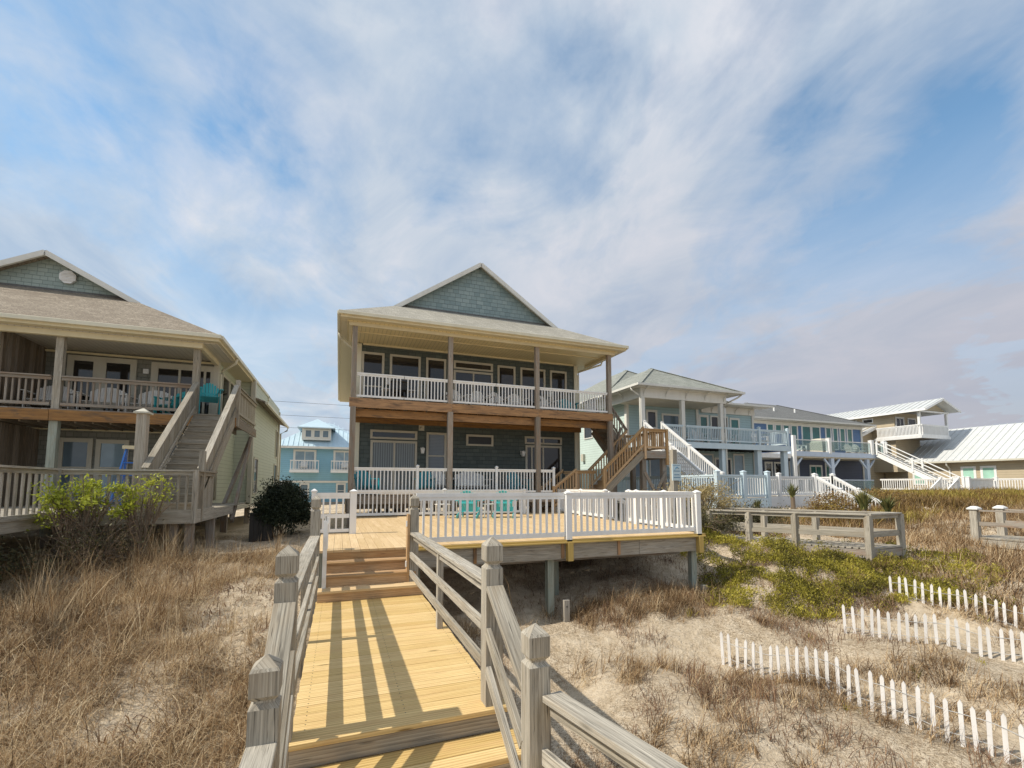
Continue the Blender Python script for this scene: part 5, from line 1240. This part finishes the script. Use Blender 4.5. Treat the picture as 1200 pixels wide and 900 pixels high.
def tufts(name, label, cat, x, y, per, h, wd, lean, mat, spread=.08, tone_mu=.5, hvar=.4, wind=None, seg=3, curl=1.0, tone_fn=None):
    n = len(x); sc = rng.uniform(1 - hvar, 1 + hvar, n)
    X = np.repeat(x, per) + rng.normal(0, spread, n * per) * np.repeat(sc, per); Y = np.repeat(y, per) + rng.normal(0, spread, n * per) * np.repeat(sc, per)
    Z = ground(X, Y) - .015
    az = rng.uniform(0, 2 * PI, n * per)
    if wind is not None:
        caz = np.repeat(rng.normal(wind, 1.2, n), per); k = rng.random(n * per) < .55; az = np.where(k, caz + rng.normal(0, .5, n * per), az)
    H = h * np.repeat(sc, per) * rng.uniform(.45, 1.15, n * per)
    ln = np.abs(rng.normal(lean, lean * .45, n * per))
    base_t = np.repeat(np.clip(rng.normal(tone_mu, .24, n), 0, 1), per)
    if tone_fn is not None: base_t = np.repeat(tone_fn(x, y), per)
    T = np.clip(base_t + rng.normal(0, .26, n * per), 0, 1)
    V, F, T = blades(np.stack([X, Y, Z], 1), H, az, ln, wd * rng.uniform(.6, 1.4, n * per), seg, curl, T)
    return np_mesh(name, V, F, T, mat)
def no_walk(x, y):
    k = (x > -.5) & (x < 1.5) & (y > -1) & (y < 8.5); k |= (x > -.4) & (x < 8.0) & (y > 8.6); k |= (x > 17.9) & (x < 19.6) & (y < 8.4)
    return ~k
def in_poly(x, y, P):
    r = np.zeros(len(x), bool); j = len(P) - 1
    for i in range(len(P)):
        xi, yi = P[i]; xj, yj = P[j]
        c = ((yi > y) != (yj > y)) & (x < (xj - xi) * (y - yi) / (yj - yi + 1e-9) + xi); r ^= c; j = i
    return r
GC = [(8.3, 10.4), (8.1, 9.0), (7.2, 7.3), (8.4, 6.6), (10.2, 6.3), (11.3, 5.5), (12.6, 5.2), (12.4, 7.2), (11.9, 8.4), (10.9, 9.8), (10.2, 10.8), (9.2, 11.0)]
# dry dune grass on the left
def dl(x, y):
    p = vnoise(x, y, .9, 11) * .6 + vnoise(x, y, 2.4, 12) * .4
    bare = np.exp(-(((x + 1.6) / 1.1) ** 2 + ((y - 8.0) / 2.0) ** 2)) * .9
    return np.clip((p - .20) * 2.8 + .45 * (y < 7.0) * (x < -.8) + .3 * (x < -2.0) - bare, .06, 1) * no_walk(x, y) * (y < 12.0)
x, y = scatter(9000, (-11, -.45, 1.0, 12.0), dl)
tag(tufts('dune_grass', '', '', x, y, 40, .40, .005, 1.45, 'dry_grass', .09, .5, .55, wind=-.6, curl=1.35), 'matted dry straw coloured grass covering the left dune', 'grass', kind='stuff')
x, y = scatter(420, (-8, -.9, 7.0, 12.6), lambda x, y: np.clip((vnoise(x, y, .8, 15) - .35) * 2, 0, 1) * no_walk(x, y))
tag(tufts('tall_grass', '', '', x, y, 26, .75, .006, .45, 'dry_grass', .05, .55, .3), 'upright golden grass stems along the top of the left dune', 'grass', kind='stuff')
x, y = scatter(1500, (-9, -.5, 2, 12.0), lambda x, y: np.clip((vnoise(x, y, 1.1, 17) - .45) * 3, 0, 1) * no_walk(x, y))
tag(tufts('dry_litter', '', '', x, y, 16, .2, .012, 1.6, 'dry_scrub', .12, .4, .5), 'brown dead leaves and litter between the left grass', 'litter', kind='stuff')
# right hand dune
def drr(x, y):
    p = vnoise(x, y, .75, 21) * .6 + vnoise(x, y, 2.0, 22) * .4
    edge = np.exp(-((y - 8.0 - .0 * x) / .8) ** 2) * .5 * (x < 8.5)
    bare = np.exp(-(((x - 5.2) / 1.2) ** 2 + ((y - 6.6) / .8) ** 2)) * .7 + np.exp(-(((x - 4.2) / 1.0) ** 2 + ((y - 4.6) / 1.0) ** 2)) * .45
    fence = np.exp(-((x - 5.85) / .5) ** 2) * .35 * (y < 6)
    return np.clip((p - .49) * 4.0 + edge + fence - bare, 0, 1) * no_walk(x, y) * ~in_poly(x, y, GC) * (x + .0 * y < 14)
x, y = scatter(3000, (1.5, 12.5, -.3, 8.4), drr)
tag(tufts('dune_grass', '', '', x, y, 40, .34, .006, 1.05, 'dry_grass', .075, .36, .55, wind=.4, curl=1.2), 'scattered dry grass clumps on the pale sand right of the walkway', 'grass', kind='stuff')
x, y = scatter(1700, (1.5, 13, .2, 9.3), lambda x, y: np.clip((vnoise(x, y, .8, 31) - .5) * 3, 0, 1) * no_walk(x, y))
tag(tufts('dry_scrub', '', '', x, y, 22, .26, .007, .8, 'dry_scrub', .10, .5, .5), 'low brown dead twigs on the sand around the picket fences', 'scrub', kind='stuff')
x, y = scatter(330, (3.0, 8.2, 8.3, 13), lambda x, y: np.ones(len(x)) * .8)
tag(tufts('shade_scrub', '', '', x, y, 20, .22, .007, 1.0, 'dry_scrub', .12, .35, .5), 'dark twigs in the shade under the sun deck', 'scrub', kind='stuff')
x, y = scatter(420, (2.9, 7.9, 7.5, 8.3), lambda x, y: np.clip((vnoise(x, y, 1.3, 71) - .3) * 2.5, 0, 1))
tag(tufts('edge_grass', '', '', x, y, 20, .28, .005, .8, 'dry_grass', .06, .35, .5), 'fringe of grass along the shaded edge under the sun deck', 'grass', kind='stuff')
# a few scattered green sprigs
x, y = scatter(60, (2, 9, 3, 8), lambda x, y: (vnoise(x, y, 1.5, 41) > .72) * 1.0)
tag(tufts('green_sprigs', '', '', x, y, 12, .16, .012, .6, 'green_cover', .05, .5, .3), 'small green sprigs on the sand', 'plants', kind='stuff')
# ground cover
def leaf_carpet(x, y, per, h, leaf, mat, spread, tone_fn):
    n = len(x); hh = h * (.25 + 1.5 * vnoise(x, y, 2.6, 57) ** 1.5) * rng.uniform(.5, 1.2, n)
    X = np.repeat(x, per) + rng.normal(0, spread, n * per); Y = np.repeat(y, per) + rng.normal(0, spread, n * per)
    Z = ground(X, Y) + np.repeat(hh, per) * rng.uniform(.1, 1, n * per) ** .6
    P = np.stack([X, Y, Z], 1); N_ = len(P)
    a = rng.normal(size=(N_, 3)); a[:, 2] = np.abs(a[:, 2]) + .5; a /= np.linalg.norm(a, axis=1)[:, None]
    b = np.cross(a, rng.normal(size=(N_, 3))); b /= np.linalg.norm(b, axis=1)[:, None]
    Lf = leaf * rng.uniform(.5, 1.5, N_)[:, None]; Wf = Lf * .33
    V = np.stack([P, P + a * Lf * .5 + b * Wf * .5, P + a * Lf, P + a * Lf * .5 - b * Wf * .5], 1).reshape(-1, 3)
    T = np.clip(np.repeat(tone_fn(x, y) + rng.normal(0, .12, n), per) + rng.normal(0, .2, N_), 0, 1)
    return np_mesh('ground_cover', V, np.arange(4 * N_).reshape(-1, 4), T, mat)
x, y = scatter(12500, (7.0, 15.5, 5.0, 11.2), lambda x, y: np.maximum(in_poly(x + vnoise(x, y, 1.2, 58) - .5, y + vnoise(x, y, 1.2, 59) - .5, GC) * np.clip((vnoise(x, y, 1.6, 51) * .6 + vnoise(x, y, 4.6, 52) * .7 - .3) * 2.6, .03, 1), .35 * (x > 11) * (vnoise(x, y, 1.1, 91) > .55) * (x + y < 22.5)))
tag(leaf_carpet(x, y, 26, .21, .05, 'green_cover', .055, lambda x, y: np.clip(vnoise(x, y, 1.4, 55) * .7 + vnoise(x, y, 5.5, 56) * .9 - .32, 0, 1)), 'yellow green ground cover on the slope right of the sun deck', 'ground cover', kind='stuff')
x, y = scatter(2600, (6.8, 14, 5.0, 11), lambda x, y: np.clip((vnoise(x, y, 1.3, 53) - .35) * 2, 0, .8) * no_walk(x, y))
tag(tufts('dry_scrub', '', '', x, y, 18, .24, .007, .8, 'dry_scrub', .1, .6, .4), 'brown twigs mixed into and around the yellow green ground cover', 'scrub', kind='stuff')
# far right dune
def dfr(x, y): return np.clip((vnoise(x, y, .5, 61) + vnoise(x, y, 1.7, 62) - .55) * 2.4, .1, 1) * no_walk(x, y) * ~((x > 11) & (x < 14.2) & (y > 7.4) & (y < 10.5)) * ~((x < 26.5) & (y > 15.2)) * ~((x > 13.2) & (x < 17) & (y > 13.5))
x, y = scatter(5200, (12.2, 30, 3.5, 18), dfr)
tag(tufts('dune_grass', '', '', x, y, 26, .40, .011, .8, 'dry_grass', .1, .3, .5, wind=.4), 'tawny grass covering the far dune slope at right', 'grass', kind='stuff')
x, y = scatter(6500, (16, 48, 10, 20.2), lambda x, y: dfr(x, y) * (y > 11) * (np.hypot(x - 14, y - 10) > 3))
tag(tufts('dune_thicket', '', '', x, y, 24, .42, .03, .7, 'rust_cover', .16, .45, .5, tone_fn=lambda x, y: np.clip(vnoise(x, y, .45, 66) * 1.3 - .1, 0, 1)), 'rusty brown and olive thicket along the crest before the right houses', 'thicket', kind='stuff')

def shrub(name, label, c, rad, nleaf, leaf, mat, stems=9, gap=.45, shell=.55, zbase=None, seed=0, group=None, clumps=26, stem_r=.014, up=.25, tone_lo=0):
    rs = np.random.default_rng(seed); cx, cy, cz = c; z0 = gz(cx, cy) if zbase is None else zbase
    r = thing(name, label, 'bush' if name != 'yucca' else 'plant', (cx, cy, z0), group); o = np.array([cx, cy, z0])
    # clump centres in an uneven shell
    d = rs.normal(size=(clumps, 3)); d[:, 2] = np.abs(d[:, 2]) * 1.1 - .35; d /= np.linalg.norm(d, axis=1)[:, None]
    rr = rs.uniform(shell, 1.0, clumps); C = np.array([cx, cy, cz]) + d * rr[:, None] * np.array(rad)
    k = rs.integers(0, clumps, nleaf); spread = np.array(rad) * gap * .5
    P = C[k] + rs.normal(size=(nleaf, 3)) * spread * (.5 + rs.random(clumps)[k])[:, None]
    kk = P[:, 2] > z0 + .02; P = P[kk]; k = k[kk]; n = len(P)
    a = rs.normal(size=(n, 3)); a[:, 2] += up * 2; a /= np.linalg.norm(a, axis=1)[:, None]
    b = np.cross(a, rs.normal(size=(n, 3))); b /= np.linalg.norm(b, axis=1)[:, None]
    L_ = leaf * rs.uniform(.6, 1.4, n)[:, None]; W_ = L_ * .42
    V = np.stack([P, P + a * L_ * .5 + b * W_ * .5, P + a * L_, P + a * L_ * .5 - b * W_ * .5], 1).reshape(-1, 3) - o
    F = np.arange(4 * n).reshape(-1, 4)
    T = np.clip(rs.random(clumps)[k] * .6 + rs.random(n) * .4, tone_lo, 1)
    np_mesh('foliage', V, F, T, mat, r)
    m = MB()
    for i in range(stems):
        q = C[i % clumps]; s0 = Vector((cx + rs.normal() * rad[0] * .15, cy + rs.normal() * rad[1] * .15, z0 - .05)); e = Vector(q)
        pts = [s0.lerp(e, f) + Vector(rs.normal(size=3) * .06 * rad[0]) * (f > 0) * (f < 1) + Vector((0, 0, .15 * math.sin(f * PI) * rad[2])) for f in (0, .3, .6, 1)]
        m.tube(pts, [stem_r * 1.6, stem_r * 1.2, stem_r * .8, stem_r * .4], 5)
        for j in range(3):
            e2 = e + Vector(rs.normal(size=3) * np.array(rad) * .3); m.tube([pts[2], (pts[2] + e2) / 2 + Vector((0, 0, .04)), e2], [stem_r * .6, stem_r * .4, stem_r * .2], 4)
    m.build('stem', 'bark', r)
    return r
shrub('round_bush', 'large round dark green bush between the left and middle houses', (-1.72, 17.2, .78), (.84, .84, 1.0), 36000, .075, 'bush_dark', shell=.45, clumps=240, gap=.24, seed=1)
shrub('leafy_bush', 'bright yellow green leafy bush before the left front deck', (-4.75, 11.7, 1.25), (.8, .5, .66), 2000, .08, 'bush_green', stems=40, shell=.45, clumps=34, gap=.22, seed=2, zbase=.0, stem_r=.012)
shrub('leafy_bush', 'smaller bright green bush near the corner of the left front deck', (-3.85, 11.8, 1.35), (.5, .35, .6), 1000, .075, 'bush_green', stems=34, shell=.4, clumps=24, gap=.22, seed=5, zbase=.0, stem_r=.010)
shrub('bare_shrub', 'tangled brown shrub with few leaves under the bright bush', (-4.4, 11.4, .45), (1.0, .5, .55), 1000, .06, 'bush_olive', stems=45, shell=.3, clumps=50, gap=.4, seed=8, stem_r=.009)
shrub('dark_shrub', 'dark shaded shrub beneath the left edge of the front deck', (-6.4, 10.6, .25), (1.3, .8, .65), 5000, .07, 'bush_olive', stems=20, shell=.3, clumps=30, seed=9)
shrub('golden_shrub', 'golden leaved shrub at the right corner of the sun deck', (11.0, 12.0, 1.05), (1.45, .9, .85), 9000, .065, 'bush_gold', stems=40, shell=.35, clumps=50, gap=.34, seed=3)
shrub('olive_shrub', 'dark olive shrub below the golden shrub by the sun deck', (9.6, 10.6, .55), (1.1, .8, .6), 7500, .06, 'bush_olive', stems=20, shell=.35, clumps=40, gap=.36, seed=4)
shrub('olive_shrub', 'low olive shrub behind the grey walkover near the white deck', (13.2, 11.8, .5), (1.6, .7, .55), 6500, .065, 'bush_olive', stems=12, shell=.3, clumps=40, gap=.36, seed=14)
shrub('rusty_shrub', 'rusty brown shrub on the dune right of the larger yucca', (19.5, 13.3, .8), (1.3, .8, .7), 4200, .07, 'rust_cover', stems=30, shell=.35, clumps=30, gap=.36, seed=6)
shrub('rusty_shrub', 'wide low rusty shrub on the crest before the tan house', (24.5, 14.4, 1.0), (2.6, .9, .5), 6500, .08, 'rust_cover', stems=20, shell=.35, clumps=40, gap=.36, seed=7)
def yucca(label, x, y, z, n, ln, trunk, seed):
    rs = np.random.default_rng(seed); z0 = gz(x, y); r = thing('yucca', label, 'plant', (x, y, z0), 'yuccas before the right houses')
    az = rs.uniform(0, 2 * PI, n); ln_ = ln * rs.uniform(.7, 1.15, n); el = rs.uniform(.1, 1.75, n)
    b = np.tile(np.array([0, 0, z - z0]), (n, 1)) + rs.normal(0, .03, (n, 3))
    V, F, T = blades(b, ln_, az, el, np.full(n, .05), 3, .35, rs.random(n)); np_mesh('leaves', V, F, T, 'yucca', r)
    m = MB(); m.tube([(x, y, z0 - .1), (x + .03, y, (z0 + z) / 2), (x, y, z)], [.1, .08, .07], 8); m.build('trunk', 'bark', r)
yucca('spiky yucca on a short trunk before the white deck railing', 15.6, 12.2, 1.3, 80, .48, .5, 1)
yucca('large spiky yucca right of the white deck stairs', 18.2, 11.4, .85, 140, .72, .3, 2)
yucca('second spiky yucca beside the large one', 19.2, 11.2, .75, 100, .6, .3, 4)
yucca('small spiky yucca left of the short trunked one', 14.3, 12.6, .9, 50, .32, .3, 3)
# seed stalks bending over the shade beneath the deck
for k, (x, y) in enumerate(((2.55, 7.6), (2.95, 7.7))):
    t = thing('seed_stalk', 'tall thin dry stalk in front of the shaded deck underside, %s of two' % ('left' if k == 0 else 'right'), 'stalk', (x, y, gz(x, y)), 'dry stalks by the deck')
    m = MB(); z = gz(x, y); m.tube([(x, y, z), (x - .03, y, z + .5), (x - .12, y, z + 1.0), (x - .22, y, z + 1.35 - k * .15)], [.006, .005, .004, .002], 5); m.build('stem', 'dry_grass', t)

# ================================================================== SKY, SUN, CAMERA
SUN_EL = math.radians(46.5); SUN_AZ = math.radians(92.5)      # measured from +Y (north) towards -X
sd = Vector((-math.cos(SUN_EL) * math.cos(R(2.5)), math.cos(SUN_EL) * math.sin(R(2.5)), math.sin(SUN_EL)))
sl = bpy.data.lights.new('sun', 'SUN'); sl.energy = 3.8; sl.angle = R(.55); sl.color = (1, .92, .79)
so = bpy.data.objects.new('sun', sl); COL.objects.link(so); so.rotation_euler = sd.to_track_quat('Z', 'Y').to_euler()
wd = bpy.data.worlds.new('World'); scene.world = wd; wd.use_nodes = True; nt = wd.node_tree
HOLES = [((-.37, .795, .483), .13, 1.0), ((-.198, .812, .55), .12, .9), ((-.1, .836, .52), .12, .8), ((.394, .632, .667), .12, .8), ((.225, .779, .585), .10, .8), ((.38, .753, .537), .11, .8), ((.776, .475, .416), .14, 1.1), ((.805, .322, .498), .13, .9), ((.578, .501, .644), .12, .6), ((-.388, .737, .60), .12, .7), ((.477, .777, .411), .10, .7), ((.62, .74, .25), .1, .5)]
bg = nt.nodes['Background']; sky = N(nt, 'ShaderNodeTexSky', sky_type='NISHITA'); sky.sun_disc = False
sky.sun_elevation = SUN_EL; sky.sun_rotation = math.atan2(sd.x, sd.y) % (2 * PI); sky.air_density = 1.0; sky.dust_density = .6; sky.ozone_density = 1.6
STR = .15
tc = N(nt, 'ShaderNodeTexCoord').outputs['Generated']; sp = N(nt, 'ShaderNodeSeparateXYZ'); L(nt, tc, sp.inputs[0])
zz = mth(nt, 'ADD', mth(nt, 'MAXIMUM', sp.outputs[2], 0.0), .22)
cb = N(nt, 'ShaderNodeCombineXYZ'); L(nt, mth(nt, 'DIVIDE', sp.outputs[0], zz), cb.inputs[0]); L(nt, mth(nt, 'DIVIDE', sp.outputs[1], zz), cb.inputs[1])
pl_ = N(nt, 'ShaderNodeMapping'); pl_.inputs['Rotation'].default_value = (0, 0, R(-30)); pl_.inputs['Scale'].default_value = (1.0, .72, 1); pl_.inputs['Location'].default_value = (3.45, 1.2, 0); L(nt, cb.outputs[0], pl_.inputs[0])
big = noise(nt, pl_.outputs[0], 1.5, 6, .55, .9); fine = noise(nt, pl_.outputs[0], 5.5, 8, .62, .6)
cl = mth(nt, 'ADD', mth(nt, 'MULTIPLY', big, .72), mth(nt, 'MULTIPLY', fine, .28))
# gaps in the cloud layer, each in its own part of the sky, with ragged edges
wv = N(nt, 'ShaderNodeTexNoise'); wv.inputs['Scale'].default_value = 2.2; wv.inputs['Detail'].default_value = 6; wv.inputs['Roughness'].default_value = .6; L(nt, pl_.outputs[0], wv.inputs['Vector'])
off = N(nt, 'ShaderNodeVectorMath', operation='SUBTRACT'); L(nt, wv.outputs['Color'], off.inputs[0]); off.inputs[1].default_value = (.5, .5, .5)
sc_ = N(nt, 'ShaderNodeVectorMath', operation='SCALE'); L(nt, off.outputs[0], sc_.inputs[0]); sc_.inputs['Scale'].default_value = .42
dd = N(nt, 'ShaderNodeVectorMath', operation='ADD'); L(nt, tc, dd.inputs[0]); L(nt, sc_.outputs[0], dd.inputs[1])
holes = None
for d_, rad_, amt in HOLES:
    dv = Vector(d_).normalized(); ds = N(nt, 'ShaderNodeVectorMath', operation='DISTANCE'); L(nt, dd.outputs[0], ds.inputs[0]); ds.inputs[1].default_value = dv
    g_ = mth(nt, 'MULTIPLY', ramp(nt, mth(nt, 'DIVIDE', ds.outputs['Value'], rad_ * 2), [(.1, (1,) * 3), (.3, (.55,) * 3), (.75, (0,) * 3)]), amt)
    holes = g_ if holes is None else mth(nt, 'MAXIMUM', holes, g_)
cl = mth(nt, 'SUBTRACT', mth(nt, 'ADD', cl, .07), mth(nt, 'MULTIPLY', holes, .19))
mask = ramp(nt, cl, [(.33, (.10,) * 3), (.45, (.55,) * 3), (.58, (.95,) * 3)])
hz = ramp(nt, sp.outputs[2], [(0, (.97,) * 3), (.3, (.72,) * 3), (.55, (0, 0, 0))])
mask = mth(nt, 'MAXIMUM', mask, hz)
shade = ramp(nt, noise(nt, pl_.outputs[0], 2.6, 6, .6, .6), [(.32, (2.5, 3.1, 3.9)), (.5, (3.35, 3.75, 4.25)), (.66, (4.2, 4.3, 4.6))])
hx = mth(nt, 'ADD', mth(nt, 'MULTIPLY', sp.outputs[0], .6), .1)
dullf = mth(nt, 'MULTIPLY', mth(nt, 'MAXIMUM', mth(nt, 'MULTIPLY', hx, 1.6), 0.0), ramp(nt, sp.outputs[2], [(0, (1,) * 3), (.3, (.55,) * 3), (.7, (0, 0, 0))]))
dc = mix(nt, dullf, shade, (2.45, 2.3, 2.6))
skyc = mix(nt, 1.0, sky.outputs[0], (.80, 1.08, 1.08), 'MULTIPLY')
fin = mix(nt, mask, skyc, dc)
L(nt, fin, bg.inputs[0]); bg.inputs[1].default_value = STR

cam = bpy.data.cameras.new('camera'); co = bpy.data.objects.new('camera', cam); COL.objects.link(co)
fpx = 537.; pit = math.atan(45 / fpx); yaw = math.atan(203 / (fpx / math.cos(pit)))
Fh = Vector((math.sin(yaw), math.cos(yaw), 0)); Rr = Vector((math.cos(yaw), -math.sin(yaw), 0)); Fw = Fh * math.cos(pit) + Vector((0, 0, math.sin(pit))); U = Rr.cross(Fw)
co.matrix_world = Matrix(((Rr.x, U.x, -Fw.x, EYE.x), (Rr.y, U.y, -Fw.y, EYE.y), (Rr.z, U.z, -Fw.z, EYE.z), (0, 0, 0, 1)))
cam.sensor_width = 36; cam.lens = 36 * fpx / 1200; cam.shift_y = (524 - 450) / 1200; cam.clip_end = 5000; cam.clip_start = .05
scene.camera = co
scene.render.engine = 'CYCLES'
vs = scene.view_settings; vs.view_transform = 'Standard'; vs.look = 'None'; vs.exposure = .28; vs.gamma = 1; vs.use_curve_mapping = False
